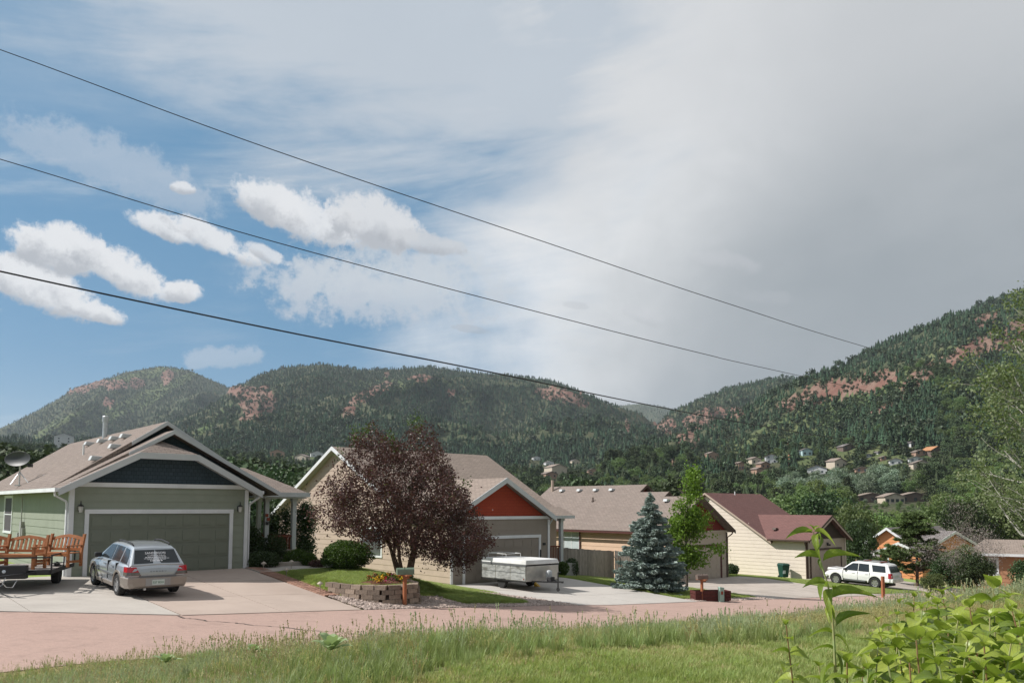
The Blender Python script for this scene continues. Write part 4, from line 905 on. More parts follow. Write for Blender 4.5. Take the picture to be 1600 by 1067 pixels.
# white off-roader on the fourth driveway
c0=(25.2,55.73); c=axle(c0,(CP,SP),.80); zr=g(*c)+.03; cf=(c[0]+FW[0]*2.79,c[1]+FW[1]*2.79); zf=g(*cf)+.03
t=place_vehicle('off_road_car','white five-door off-road car parked by the cream house, its bonnet ajar','car',c,FW,zr,zf,2.79,1.12)
P=dict(paint='white_paint',r=.385,xr=1.12,xf=3.91,track=1.60,tw=.26,spokes=6,arch='white_paint',aw=.905,gap=.075,
 lower=[(0,.55,.84,1.02,.74),(.06,.48,.90,1.06,.80),(.4,.44,.925,1.08,.825),(1.12,.42,.93,1.07,.83),(2.4,.42,.93,1.06,.83),(3.2,.42,.925,1.06,.82),(3.5,.44,.92,1.05,.80),(4.2,.48,.90,.99,.76),(4.6,.52,.85,.93,.70),(4.78,.60,.74,.82,.62)],
 side=(.84,1.05,.27),green=[(.07,1.10),(.30,1.62),(.45,1.70),(1.2,1.76),(2.0,1.78),(2.55,1.75),(2.85,1.68),(3.2,1.40),(3.62,1.08)],
 sideglass=[[(.42,1.15),(1.30,1.15),(1.42,1.60),(.50,1.58)],[(1.55,1.10),(2.32,1.10),(2.32,1.63),(1.62,1.62)],[(2.36,1.10),(3.42,1.10),(3.05,1.42),(2.75,1.62),(2.36,1.63)]],
 rearglass=((.10,1.16,.72),(.27,1.56,.64)),frontglass=((3.56,1.12,.72),(2.92,1.62,.62)),mx=3.2,my=.83,mz=1.10,mirror='black_metal')
build_car(t,P)
for s in (1,-1):
    MB().hexa([(-.035,s*.72,.78),(.02,s*.90,.78),(.20,s*.945,.78),(.20,s*.80,.78)],[(.0,s*.74,1.12),(.05,s*.86,1.12),(.22,s*.905,1.12),(.22,s*.78,1.12)]).build('tail_light','red_lens',t)
    MB().box(1.75,s*.90,.40,3.3,s*.99,.46).build('running_board','grey_strip',t)
    MB().tube([(.75,s*.60,1.74),(.85,s*.61,1.80),(2.5,s*.61,1.82),(2.6,s*.60,1.76)],.025,6).build('roof_rail','grey_strip',t)
    for x in (1.62,2.56): MB().box(x,s*.92,.93,x+.18,s*.95,.965).build('door_handle','white_paint',t)
    for x in (1.50,2.34,3.40): MB().box(x,s*.75,.50,x+.010,s*.937,1.06).build('door_gap','tan_trim_grey',t)
MB().box(-.10,-.88,.50,.14,.88,.76).box(.1,-.94,.50,.62,-.86,.74).box(.1,.86,.50,.62,.94,.74).build('rear_bumper','white_paint',t,bevel=.04)
MB().box(4.60,-.86,.48,4.86,.86,.74).build('front_bumper','white_paint',t,bevel=.05)
MB().hexa([(3.62,-.72,1.07),(4.68,-.66,.99),(4.68,.66,.99),(3.62,.72,1.07)],[(3.62,-.72,1.10),(4.62,-.66,1.16),(4.62,.66,1.16),(3.62,.72,1.10)]).build('bonnet','white_paint',t,bevel=.02)
MB().box(-.03,-.24,.83,-.0,.24,.97).build('number_plate','plate_white',t)
MB().box(.9,-.55,1.76,.95,.55,1.84).box(2.0,-.55,1.78,2.05,.55,1.86).build('roof_rack_bar','rust_red',t)
# ------------------------------------------------------------ flat trailer with three benches
hd=math.atan2(-.94,.30); tx,ty=-14.95,24.55; tz=g(tx,ty)+.03
t=thing('utility_trailer','black flat utility trailer carrying wooden benches, its jack post on the concrete','trailer',(tx,ty,tz),hd)
L=1.55;Wd=1.12; dk=.55
MB().box(-L,-Wd,dk-.12,L,-Wd+.06,dk).box(-L,Wd-.06,dk-.12,L,Wd,dk).box(-L,-Wd,dk-.12,-L+.06,Wd,dk).box(L-.06,-Wd,dk-.12,L,Wd,dk).box(-.03,-Wd,dk-.1,.03,Wd,dk-.04).build('frame','black_metal',t)
for i in range(12): MB().box(-L+.05,-Wd+.06+i*.181,dk-.03,L-.05,-Wd+.06+i*.181+.17,dk+.005).build('deck_plank','grey_wood',t)
r=MB()
for s in (1,-1):
    r.tube([(-L,s*Wd,dk),(-L,s*Wd,dk+.42)],.03,4).tube([(L,s*Wd,dk),(L,s*Wd,dk+.42)],.03,4).tube([(-L,s*Wd,dk+.42),(L,s*Wd,dk+.42)],.03,4).tube([(0,s*Wd,dk),(0,s*Wd,dk+.42)],.02,4)
r.tube([(L,-Wd,dk+.36),(L,Wd,dk+.36)],.03,4); r.build('side_rail','black_metal',t)
MB().box(L+.05,-.55,dk-.22,L+.32,.55,dk+.16).build('tool_box','black_metal',t,bevel=.02)
MB().lathe([(.02,0),(.05,.015),(.02,.03)],(L+.32,0,dk),8,'X').build('badge','label_white',t)
MB().tube([(L,.7,dk-.08),(L+1.2,0,dk-.10)],.04,4).tube([(L,-.7,dk-.08),(L+1.2,0,dk-.10)],.04,4).build('drawbar','black_metal',t)
for s in (1,-1):
    w=link('wheel',None,t,(-.35,s*.86,.30)); MB().lathe([(.18,-.10),(.28,-.10),(.30,-.07),(.30,.07),(.28,.10),(.18,.10)],(0,0,0),24,'Y').build('tyre','rubber',w); MB().lathe([(.02,s*.02),(.17,s*.03),(.185,s*.09)] if s>0 else [(.185,s*.09),(.17,s*.03),(.02,s*.02)],(0,0,0),16,'Y').build('rim','alloy',w)
    MB().tube([(-.75,s*.86,.42),(-.62,s*.86,.60),(-.35,s*.86,.66),(-.08,s*.86,.60),(.05,s*.86,.42)],[.02]*5,4).box(-.62,s*.75,.62,-.08,s*.98,.64).build('mudguard','black_metal',t)
MB().box(-.38,-.8,.26,-.32,.8,.34).build('axle','black_metal',t)
MB().cyl((L+1.15,0,0.02),(L+1.15,0,.62),.035,n=10).cyl((L+1.15,0,.56),(L+1.15,0,.72),.055,n=10).box(L+1.0,-.12,-.01,L+1.3,.12,.02).build('jack_post','galvanised',t)
MB().tube([(L+1.0,.05,.42),(L+.8,.2,.15),(L+.6,.3,.12),(L+.4,.35,.3)],.012,5).tube([(L+1.0,-.05,.42),(L+.7,-.1,.1),(L+.45,.0,.18),(L+.3,.05,.4)],.012,5).build('safety_chain','galvanised',t)
def bench(x,y,rz,label):
    b=thing('wooden_bench',label,'bench',(x,y,tz+dk+.01),rz,'benches on the flat trailer')
    w=.62
    for s in (1,-1):
        MB().box(s*w-.035,-.30,0,s*w+.035,-.23,.62).build('front_leg','cedar',b); MB().prism([(s*w-.035,.20,0),(s*w-.035,.27,0),(s*w-.035,.27,.42),(s*w-.035,.38,.98),(s*w-.035,.31,.98),(s*w-.035,.20,.42)],(.07,0,0)).build('rear_leg','cedar',b)
        MB().box(s*w-.05,-.34,.62,s*w+.05,.28,.655).build('armrest','cedar',b); MB().box(s*w-.02,-.23,.12,s*w+.02,.20,.19).build('stretcher','cedar',b)
    for i in range(5): MB().box(-w+.03,-.30+i*.105,.40,w-.03,-.30+i*.105+.09,.425).build('seat_slat','cedar',b)
    MB().box(-w,-.305,.32,w,-.27,.40).build('apron','cedar',b)
    top=[(-w+.02,.86),(-w*.5,.93),(0,.97),(w*.5,.93),(w-.02,.86)]
    for (x0,z0),(x1,z1) in zip(top,top[1:]): MB().hexa([(x0,.315,z0-.09),(x1,.315,z1-.09),(x1,.355,z1-.09),(x0,.355,z0-.09)],[(x0,.335,z0),(x1,.335,z1),(x1,.375,z1),(x0,.375,z0)]).build('top_rail','cedar',b)
    MB().box(-w,.235,.47,w,.275,.55).build('bottom_rail','cedar',b)
    for i in range(8):
        x0=-w+.10+i*.142; zt=.80+.08*(1-abs(x0+.03)/w); MB().hexa([(x0,.245,.54),(x0+.075,.245,.54),(x0+.075,.265,.54),(x0,.265,.54)],[(x0,.325,zt),(x0+.075,.325,zt),(x0+.075,.345,zt),(x0,.345,zt)]).build('back_slat','cedar',b)
bench(-14.55,23.75,-.10,'middle one of the three orange-brown wooden benches on the flat trailer'); bench(-13.97,24.75,-.28,'right-hand wooden bench on the flat trailer, nearest the house downspout'); bench(-16.0,24.2,.05,'left-hand wooden bench on the flat trailer, cut by the picture edge')
# ------------------------------------------------------------ folded camping trailer
cx,cy=-.48+CP*.95,36.98+SP*.95; cz=g(cx,cy)+.03
t=thing('camping_trailer','folded pop-up camping trailer with stained grey sides and a white lid','trailer',(cx,cy,cz),PH-PI/2)   # x forward = towards the street
bw=1.02; x0,x1=-1.35,1.75
lidm=MB().hexa([(x0-.04,-bw-.03,1.16),(x1+.04,-bw-.03,1.16),(x1+.04,bw+.03,1.16),(x0-.04,bw+.03,1.16)],[(x0+.02,-bw+.03,1.36),(x1-.02,-bw+.03,1.36),(x1-.02,bw-.03,1.36),(x0+.02,bw-.03,1.36)]); lidm.build('lid','camper_lid',t,bevel=.03)
MB().box(x0,-bw,.42,x1,bw,1.10).build('body','aluminium',t,bevel=.02)
for s in (1,-1):
    for i in range(3):
        for j,(za,zb) in enumerate(((.46,.78),(.80,1.08))): MB().box(x0+.04+i*1.03,s*bw,za,x0+1.02+i*1.03,s*(bw+.012),zb).build('side_panel','stained_panel',t)
    MB().box(x0,s*bw,.78,x1,s*(bw+.02),.80).box(x0,s*bw,1.08,x1,s*(bw+.03),1.16).build('side_moulding','grey_strip',t)
    MB().box(x0,s*(bw-.02),.38,x1,s*(bw+.01),.44).build('chassis_rail','black_metal',t)
    w=link('wheel',None,t,(0,s*.86,.30)); MB().lathe([(.16,-.09),(.28,-.09),(.30,-.06),(.30,.06),(.28,.09),(.16,.09)],(0,0,0),24,'Y').build('tyre','rubber',w); MB().lathe([(.02,s*.05),(.15,s*.05),(.165,s*.085)] if s>0 else [(.165,s*.085),(.15,s*.05),(.02,s*.05)],(0,0,0),16,'Y').build('rim','galvanised',w)
    MB().box(-.38,s*(bw-.25),.40,.38,s*(bw+.025),.46).build('wheel_arch','black_metal',t)
    for k in (0,): MB().box(x1-.15,s*(bw+.012),.5,x1-.1,s*(bw+.03),.56).build('side_marker','rust_red',t)
MB().box(x1,-bw+.03,.48,x1+.012,bw-.03,1.08).build('front_panel','aluminium',t)
MB().box(-.04,-.9,.26,.04,.9,.34).build('axle','black_metal',t)
MB().tube([(x1-.2,.75,.42),(x1+1.1,0,.42)],.04,4).tube([(x1-.2,-.75,.42),(x1+1.1,0,.42)],.04,4).box(x1+.9,-.05,.40,x1+1.3,.05,.48).build('drawbar','black_metal',t)
MB().cyl((x1+1.0,0,.05),(x1+1.0,0,.85),.03,n=8).lathe([(.02,-.02),(.09,-.02),(.09,.02),(.02,.02)],(x1+1.0,0,.10),12,'Y').tube([(x1+1.0,0,.85),(x1+1.0,.16,.85)],.012,5).build('jockey_wheel','black_metal',t)
MB().lathe([(.02,0),(.13,.03),(.15,.08),(.15,.34),(.12,.42),(.03,.45)],(x1+.32,.10,.46),16).build('gas_bottle','tank_grey',t,smooth=True)
MB().box(x1+.5,-.22,.44,x1+.75,.05,.64).build('battery_box','dark_trim',t,bevel=.02)
rk_=MB()
for a in ((x0+.1,-.7),(x0+.1,.2),(x0+1.4,-.7),(x0+1.4,.2)): rk_.tube([(a[0],a[1],1.36),(a[0],a[1],1.56)],.014,5)
rk_.tube([(x0+.1,-.7,1.56),(x0+1.4,-.7,1.56),(x0+1.4,.2,1.56),(x0+.1,.2,1.56),(x0+.1,-.7,1.56)],.016,5); rk_.build('roof_rack','camper_lid',t)
for s,y in ((1,.9),): MB().prism([(.22,y,0),(.55,y,0),(.22,y,.18)],(0,.14,0)).build('wheel_chock','flower_yellow',t)
# ------------------------------------------------------------ mailboxes, posts and other street things
def ground_at(px,py,Y0=None):
    """where the sight line of a photo point meets the ground"""
    rx,rz=ray(px,py); lo=None
    YY=np.arange(3,90,.05); q=np.where(float(rz)*YY<=G(float(rx)*YY,YY))[0]
    Y=float(YY[q[0]]) if len(q) else 30.
    if not len(q): print('NO GROUND',px,py)
    return float(rx)*Y,Y,g(float(rx)*Y,Y)
def mailbox(px,py,h,label,mat,post='post_wood'):
    x,y,z=ground_at(px,py); t=thing('mailbox',label,'mailbox',(x,y,z),PH+PI,'mailboxes along the road')
    MB().box(-.05,-.05,-.2,.05,.05,h-.02).build('post',post,t,bevel=.005); MB().box(-.09,-.26,h-.04,.09,.26,h).box(-.04,.05,h-.12,.04,.2,h-.04).build('bracket',post,t)
    b=MB(); n=8; w,hh=.10,.13
    prof=[(-w,0),(w,0),(w,hh)]+[(w*math.cos(a),hh+w*.9*math.sin(a)) for a in [PI*k/n for k in range(1,n)]]+[(-w,hh)]
    X_=[(x_,-.27,h+z_) for x_,z_ in prof]; b.prism(X_,(0,.54,0)); bo_=b.build('box',mat,t)
    bo_.rotation_euler=(0,0,PI/2-.35); MB().prism([(x_*1.04,.27,h+z_*1.03-.004) for x_,z_ in prof],(0,.018,0)).build('door',mat,bo_); MB().box(.10,-.05,h+.10,.112,-.02,h+.26).build('flag',mat,bo_)
    return t
m_=mailbox(632,946,1.0,'green mailbox on an orange wood post below the stone wall','mailbox_green'); 
mailbox(1097,938.5,.98,'brown mailbox on an orange wood post beside the dark red planter box','mailbox_brown')
x,y,z=at(1380,928,46.5); z=g(x,y); t=thing('wood_post','short weathered reddish wood post in front of the white car','post',(x,y,z),.2)
MB().box(-.075,-.075,-.2,.075,.075,1.22).build('post','post_wood',t,bevel=.01); 
x,y,z=ground_at(1108,940); t=thing('planter_box','dark red wooden planter box at the edge of the third driveway','planter',(x+.25,y+.25,z),.15)
for k in range(3):
    MB().box(-.85,-.03,.02+k*.15,.85,.01,.155+k*.15).build('board','box_maroon',t); MB().box(-.85,.62,.02+k*.15,.85,.66,.155+k*.15).build('board','box_maroon',t)
    for s in (-.85,.81): MB().box(s,.012,.02+k*.15,s+.04,.618,.155+k*.15).build('board','box_maroon',t)
MB().box(-.8,.02,0,.8,.6,.38).build('soil','mulch',t)
x,y,z=ground_at(1127,940.5); t=thing('utility_pedestal','pale teal telephone pedestal beside the dark red planter box','utility box',(x,y,z),.3); MB().box(-.11,-.09,-.1,.11,.09,.62).hexa([(-.12,-.10,.62),(.12,-.10,.62),(.12,.10,.62),(-.12,.10,.62)],[(-.11,-.09,.70),(.11,-.09,.66),(.11,.09,.66),(-.11,.09,.70)]).build('cabinet','pedestal_green',t,bevel=.015); MB().box(-.06,-.095,.35,.05,-.09,.5).build('label_plate','rust_red',t)
p=HD+Vector(xy(-.75,1.6)+(0,)); t=thing('wheeled_bin','dark green wheeled rubbish bin against the cream house wall','bin',(p.x,p.y,g(p.x,p.y)+.02),PH-.4)
MB().hexa([(-.24,-.26,.06),(.24,-.26,.06),(.24,.26,.06),(-.24,.26,.06)],[(-.33,-.34,.98),(.33,-.34,.98),(.33,.34,.98),(-.33,.34,.98)]).build('body','bin_green',t,bevel=.03); MB().hexa([(-.37,-.42,.98),(.37,-.42,.98),(.37,.38,.98),(-.37,.38,.98)],[(-.30,-.32,1.10),(.30,-.32,1.10),(.30,.30,1.14),(-.30,.30,1.14)]).build('lid','bin_green',t,bevel=.03)
MB().cyl((-.30,.24,.10),(.30,.24,.10),.10,n=14).build('wheel','rubber',t); MB().box(-.27,-.315,.35,-.05,-.28,.60).build('label','label_white',t)
MB().tube([(-.32,.36,.92),(-.2,.46,.95),(.2,.46,.95),(.32,.36,.92)],.02,6).build('handle','bin_green',t)
# solar path lights
for px,py,l in ((411.5,893,'nearest the front walk, at the corner of the drive'),(421,884,'half hidden in the porch shrubs'),(455,890,'standing at the back of the lawn'),(447.5,903,'in the middle of the lawn edge'),(500,926,'at the left tip of the stone wall')):
    x,y,z=ground_at(px,py); t=thing('path_light','small solar path light '+l,'garden light',(x,y,z),0,'solar path lights round the lawn')
    MB().cyl((0,0,-.05),(0,0,.26),.014,n=6).build('stake','solar_cap',t); MB().lathe([(.03,.24),(.05,.30)],(0,0,0),10).build('lens','lamp_glass',t); MB().lathe([(.11,.295),(.10,.32),(.03,.37),(.01,.38)],(0,0,0),12).build('cap','solar_cap',t)
# retaining wall of single blocks
rw=thing('stone_retaining_wall','curved retaining wall of tan concrete blocks below the lawn','wall',xy(14.5,22.2)+(gab(14.5,22.0),)); o0=Vector(rw.location)
path=[Vector(xy(a,b)) for a,b in ((13.42,24.4),(13.50,23.7),(13.75,22.95),(14.2,22.35),(14.8,22.12),(15.35,22.22),(15.75,22.75),(15.95,23.5),(16.0,24.5))]
seg=[];dist=0
for p_,q_ in zip(path,path[1:]): seg.append((dist,p_,q_)); dist+=(q_-p_).length
def along(s):
    for d0,p_,q_ in reversed(seg):
        if s>=d0: return p_+(q_-p_).normalized()*(s-d0), (q_-p_).normalized()
bme=MB().hexa([(-.205,-.14,0),(.205,-.14,0),(.17,.16,0),(-.17,.16,0)],[(-.205,-.13,.145),(.205,-.13,.145),(.17,.16,.145),(-.17,.16,.145)]).mesh('wall_block','wall_block')
for row in range(6):
    s=.1+(.21 if row%2 else 0)
    while s<dist-.1:
        p_,d_=along(s); ang_=math.atan2(d_.y,d_.x); nrm=Vector((-d_.y,d_.x)); ztop=-2.58-.0*row; zb=ztop-.15*(row+1)+.02; ou=p_-nrm*(-.02)+Vector((-nrm.x,-nrm.y))*(.03*row)
        zg=float(near_z(*(p_-nrm*.55)))
        if zb+.15>zg-.02:
            o=link('wall_block',bme,rw,(ou.x-o0.x,ou.y-o0.y,zb-o0.z),ang_+random.uniform(-.05,.05)); k=random.uniform(.96,1.0); o.scale=(k,random.uniform(.93,1.08),k)
        s+=.42
# plank fence of the peach house
def plank_fence(name,label,p0,p1,z0,z1,h0,h1,mat='grey_wood'):
    p0,p1=Vector(p0),Vector(p1); L_=(p1-p0).length; t=thing(name,label,'fence',(p0.x,p0.y,z0),math.atan2(p1.y-p0.y,p1.x-p0.x)); n=int(L_/.152)
    for i in range(n):
        x=i*.152; f=i/n; z=z0+(z1-z0)*f-z0; h=h0+(h1-h0)*f+random.uniform(-.02,.02); MB().hexa([(x,-.012,z-.05),(x+.14,-.012,z-.05),(x+.14,.012,z-.05),(x,.012,z-.05)],[(x,-.012,z+h),(x+.14,-.012,z+h),(x+.14,.012,z+h),(x,.012,z+h)]).build('picket',mat,t)
    for k in range(int(L_/2.4)+1):
        x=min(k*2.4,L_-.1); z=(z1-z0)*x/L_; MB().box(x,.02,z-.1,x+.1,.12,z+h0*1.02).build('post',mat,t)
    MB().hexa([(0,.015,.3),(L_,.015,z1-z0+.3),(L_,.055,z1-z0+.3),(0,.055,.3)],[(0,.015,.39),(L_,.015,z1-z0+.39),(L_,.055,z1-z0+.39),(0,.055,.39)]).hexa([(0,.015,h0*.8),(L_,.015,z1-z0+h0*.8),(L_,.055,z1-z0+h0*.8),(0,.055,h0*.8)],[(0,.015,h0*.8+.09),(L_,.015,z1-z0+h0*.8+.09),(L_,.055,z1-z0+h0*.8+.09),(0,.055,h0*.8+.09)]).build('rail',mat,t)
def H2(h,u,v,z=0): o=xy(u,v); return (h.x+o[0],h.y+o[1])
A1=H2(HB,10.6,3.9); B1=H2(HC,-.95,3.6); B2=H2(HC,-.05,2.2)
plank_fence('plank_fence','weathered grey plank fence between the tan and the peach house',A1,B1,g(*A1),g(*B1),1.65,1.75); plank_fence('plank_fence','short bright return of the grey plank fence ending behind the blue spruce',B1,B2,g(*B1),g(*B2),1.75,1.8)
C1_=H2(HC,6.7,5.0); D1=H2(HD,-6.0,6.0)
plank_fence('plank_fence','tan wood fence leaning down beside the peach house garage',H2(HC,6.9,4.2),H2(HC,8.8,4.2),g(*H2(HC,7,4.2)),g(*H2(HC,8.8,4.2)),1.7,1.5,'wood_plank')
# timber leftovers and A-frame under the plum tree
x,y,z=ground_at(648,905); t=thing('folding_trestle','small orange wood trestle leaning under the plum tree','trestle',(x,y+.4,z),.3)
for q in ((-.25,-.2,0,.2),(.25,-.2,0,.2),(-.25,.3,0,.2),(.25,.3,0,.2)): MB().tube([(q[0],q[1],0),(q[0]*.3,.05,1.0)],.03,4).build('leg','wood_plank',t)
MB().box(-.3,.0,.95,.3,.1,1.0).box(-.22,-.12,.45,.22,-.08,.52).build('crossbar','wood_plank',t)
x,y,z=ground_at(690,903); t=thing('lumber_pile','low stack of orange boards lying beside the plum tree','lumber',(x,y,z),.35)
for k in range(6): MB().box(-.9+random.uniform(-.2,.2),k*.14,.02+.05*(k%2),.8,k*.14+.12,.06+.05*(k%2)).build('board','wood_plank',t)
# ------------------------------------------------------------ power and telephone lines
def cable(label,pts,r,cat='cable'):
    """pts: (px,py,distance)"""
    P=[at(*p) for p in pts]; Q=[]
    for i in range(len(P)-1):
        a=P[max(i-1,0)];b=P[i];c=P[i+1];d=P[min(i+2,len(P)-1)]
        for k in range(8):
            t=k/8; Q.append(.5*((2*b)+(c-a)*t+(2*a-5*b+4*c-d)*t*t+(3*b-a-3*c+d)*t**3))
    Q.append(P[-1]); o=MB().tube(Q,[r[0]+(r[1]-r[0])*i/(len(Q)-1) for i in range(len(Q))],5).build('overhead_cable','cable_black'); tag(o,label,'overhead cable','overhead cables')
cable('highest thin overhead cable, running from the upper left to the right-hand mountain',[(-350,-40,12.0),(0,78,13.5),(425,234,16.5),(850,378,22),(1130,472,31),(1390,553,48),(1700,640,90)],(.006,.018))
cable('middle thin overhead cable, passing above the purple tree to the saddle of the hills',[(-350,150,12.0),(0,249,13.5),(425,377,16.5),(850,490,22),(1100,553,31),(1240,585,45),(1600,664,90)],(.006,.017))
cable('lowest and thickest overhead cable, crossing in front of the middle mountain',[(-350,340,12.0),(0,424,13.5),(425,514,17),(760,580,22),(1000,630,31),(1200,667,44),(1410,700,70),(1700,738,110)],(.014,.026))
# ------------------------------------------------------------ trees
def branches(mb,p,d,L,r,depth,ends,spread=.6,up=.15,n=3,seg=4,rng_=random):
    P=[Vector(p)]; R=[r]; d=Vector(d).normalized()
    for i in range(seg):
        d=(d+Vector((rng_.uniform(-.16,.16),rng_.uniform(-.16,.16),rng_.uniform(-.06,.10)+up*.2))).normalized(); P.append(P[-1]+d*L/seg); R.append(r*(1-.45*(i+1)/seg))
    mb.tube(P,R,6 if r>.03 else 4,cap=False)
    ends.append((P[-1],d,depth)); 
    if depth>0:
        ends.append((P[len(P)//2],d,depth))
        for k in range(n+(depth>2)):
            a=d.orthogonal().normalized(); a.rotate(Matrix.Rotation(rng_.uniform(0,2*PI),3,d)); nd=(d+a*rng_.uniform(spread*.6,spread*1.3)+Vector((0,0,up))).normalized()
            i=rng_.randint(max(1,seg-2),seg); branches(mb,P[i],nd,L*rng_.uniform(.6,.85),R[i]*.72,depth-1,ends,spread,up,n,seg,rng_)
# purple-leaved plum: several stems, wide uneven crown
px0,py0=at(632,900,29.6).xy; gz=g(px0,py0); T_=thing('plum_tree','dark purple-leaved tree with several stems in front of the tan house','tree',(px0,py0,gz))
tb=MB(); en=[]
for k in range(6):
    a=k*1.05+.3; branches(tb,(.12*math.cos(a),.12*math.sin(a),-.1),(.45*math.cos(a),.45*math.sin(a),1),1.9,.085,3,en,.75,.12,2)
tb.build('trunk','bark_brown',T_)
def env_plum(P):
    """crown outline from the photograph: two humps, long low arm on the left, drooping right side"""
    x=P[:,0]; z=P[:,2]; y=P[:,1]
    top=np.interp(x,[-3.4,-2.9,-2.3,-1.9,-1.2,-.8,.0,.45,1.0,1.3,1.9,2.5,3.1],[2.5,3.1,3.9,5.3,5.75,5.3,5.1,6.05,5.9,4.9,3.6,2.9,1.7])
    bot=np.interp(x,[-3.4,-2.9,-2.2,-1.6,-1.0,-.3,.3,1.2,1.8,2.4,3.1],[2.3,2.05,1.75,1.4,1.1,.95,.80,.50,.05,.15,1.2])
    rad=np.interp(z,[0,1.5,3,4.5,5.8],[1.2,2.2,2.5,1.8,.6])
    return (z<top+.12*np.sin(x*9))&(z>bot+.1*np.sin(x*13))&(np.abs(y)<rad)
K=[];
while len(K)<640:
    q=np.array([[rng.uniform(-3.4,3.1),rng.uniform(-2.4,2.4),rng.uniform(.4,5.7)]])
    if env_plum(q)[0]: K.append(q[0])
K=np.array(K); C_=np.concatenate([k+rng.normal(size=(95,3))*np.array([.20,.20,.17]) for k in K]); C_=C_[env_plum(C_)|(rng.random(len(C_))<.12)]
hole=fbm(C_[:,0]*2.6+C_[:,1]*.7,C_[:,2]*2.6+C_[:,1],11,3); C_=C_[hole>.31]
link('crown',leaves('crown',C_,.088,'leaf_plum',.55),T_)
sp_=[]
for x,z in ((-1.9,5.1),(-1.6,5.3),(-1.2,5.35),(.35,5.7),(.6,5.75),(.5,5.5),(-2.4,4.5),(-.4,5.1),(2.2,3.5),(.2,3.3),(1.7,3.0),(-.2,4.6)): sp_.append(np.array([x,rng.uniform(-1.5,0),z])+rng.normal(size=(60,3))*.13)
link('crown',leaves('fresh_shoots',np.concatenate(sp_),.085,'leaf_bush',.5),T_)
# blue spruce
def conifer_mesh(h,rb,nwh,mat,seed,needle=.16,dens=9,droop=.25,gap=.0,top=.0):
    r_=np.random.default_rng(seed); cs=[];ds=[]
    for i in range(nwh):
        f=i/(nwh-1); z=h*(.03+.95*f**.95); R=rb*(1-f)**.80*r_.uniform(.85,1.12)+.06
        nb=int(7+6*(1-f))
        for k in range(nb):
            a=2*PI*(k+r_.random())/nb+i; Rk=R*r_.uniform(.72,1.12); n=max(3,int(Rk*dens*2.4))
            t=r_.random(n)**.6; wid=.20*Rk*(1-t)*r_.normal(size=n)+r_.normal(size=n)*.04
            x=Rk*t; zz=z+r_.normal()*.07-droop*Rk*t+ .22*Rk*t*t+r_.normal(size=n)*.035
            cs.append(np.stack([x*math.cos(a)-wid*math.sin(a),x*math.sin(a)+wid*math.cos(a),zz],1)); sg=np.sign(wid)
            ds.append(np.stack([math.cos(a)-.6*sg*math.sin(a),math.sin(a)+.6*sg*math.cos(a),np.full(n,-.05)],1)+r_.normal(size=(n,3))*.35)
    cs.append(np.stack([r_.normal(size=40)*.03,r_.normal(size=40)*.03,h*(.9+.1*r_.random(40))],1)); ds.append(r_.normal(size=(40,3))+np.array([0,0,1.5]))
    return leaves('crown',np.concatenate(cs),needle,mat,.36,dirs=np.concatenate(ds),fold=.3)
x,y,_=at(1018,925,39.5); z=g(x,y)
T_=thing('blue_spruce','blue spruce tree with drooping tiers beside the plank fence','tree',(x,y,z)); MB().cyl((0,0,-.2),(0,0,4.2),.10,.02,8).build('trunk','bark_brown',T_)
link('crown',conifer_mesh(4.75,1.95,24,'needle_blue',3,.18,85,.26),T_)
# young maple
x,y,_=at(1073,925,41.5); z=g(x,y); T_=thing('maple_tree','slender bright green maple tree right of the blue spruce','tree',(x,y,z))
tb=MB().tube([(0,0,-.1),(.02,0,1.2),(.0,.02,2.6),(.1,0,4.2),(.2,0,5.4)],[.08,.07,.055,.03,.012],8); en=[]
for k in range(16):
    zz=1.15+k*.26; a=k*2.4; branches(tb,(0,0,zz),(math.cos(a)*.8,math.sin(a)*.8,.9),1.0*(1-.03*k),.025,1,en,.5,.3,2)
tb.build('trunk','bark_grey',T_)
def blobtree(parts,n,per,sz,mat,spread=.16,asp=.8,keep=.36,seed=1):
    """parts: ellipsoids (x,y,z,rx,ry,rz,weight)"""
    r_=np.random.default_rng(seed); out=[]; wt=np.array([p[3]*p[4]*p[5] for p in parts])**.7; wt/=wt.sum()
    for i in r_.choice(len(parts),n,p=wt):
        p=parts[i]; d=r_.normal(size=3); d/=np.linalg.norm(d); rr=r_.random()**.45; c=np.array(p[:3])+d*rr*np.array(p[3:6]); out.append(c+r_.normal(size=(per,3))*spread)
    C_=np.concatenate(out); hole=fbm(C_[:,0]*1.4/spread*.16+C_[:,1]*.9,C_[:,2]*1.5/spread*.16+C_[:,1]*.4,seed,3); C_=C_[hole>keep]
    return leaves('crown',C_,sz,mat,asp)
link('crown',blobtree([(.35,0,5.3,.38,.35,.8),(.05,0,4.3,.70,.6,.8),(-.3,0,3.3,.72,.7,.8),(.45,0,3.4,.8,.7,.75),(-.05,0,2.4,.80,.7,.7),(1.2,0,2.25,.8,.4,.36),(.2,0,1.7,.8,.7,.5),(.4,0,6.0,.2,.2,.45),(-.9,0,2.9,.5,.4,.5)],230,46,.115,'leaf_maple',.20,.85,.36,5),T_)
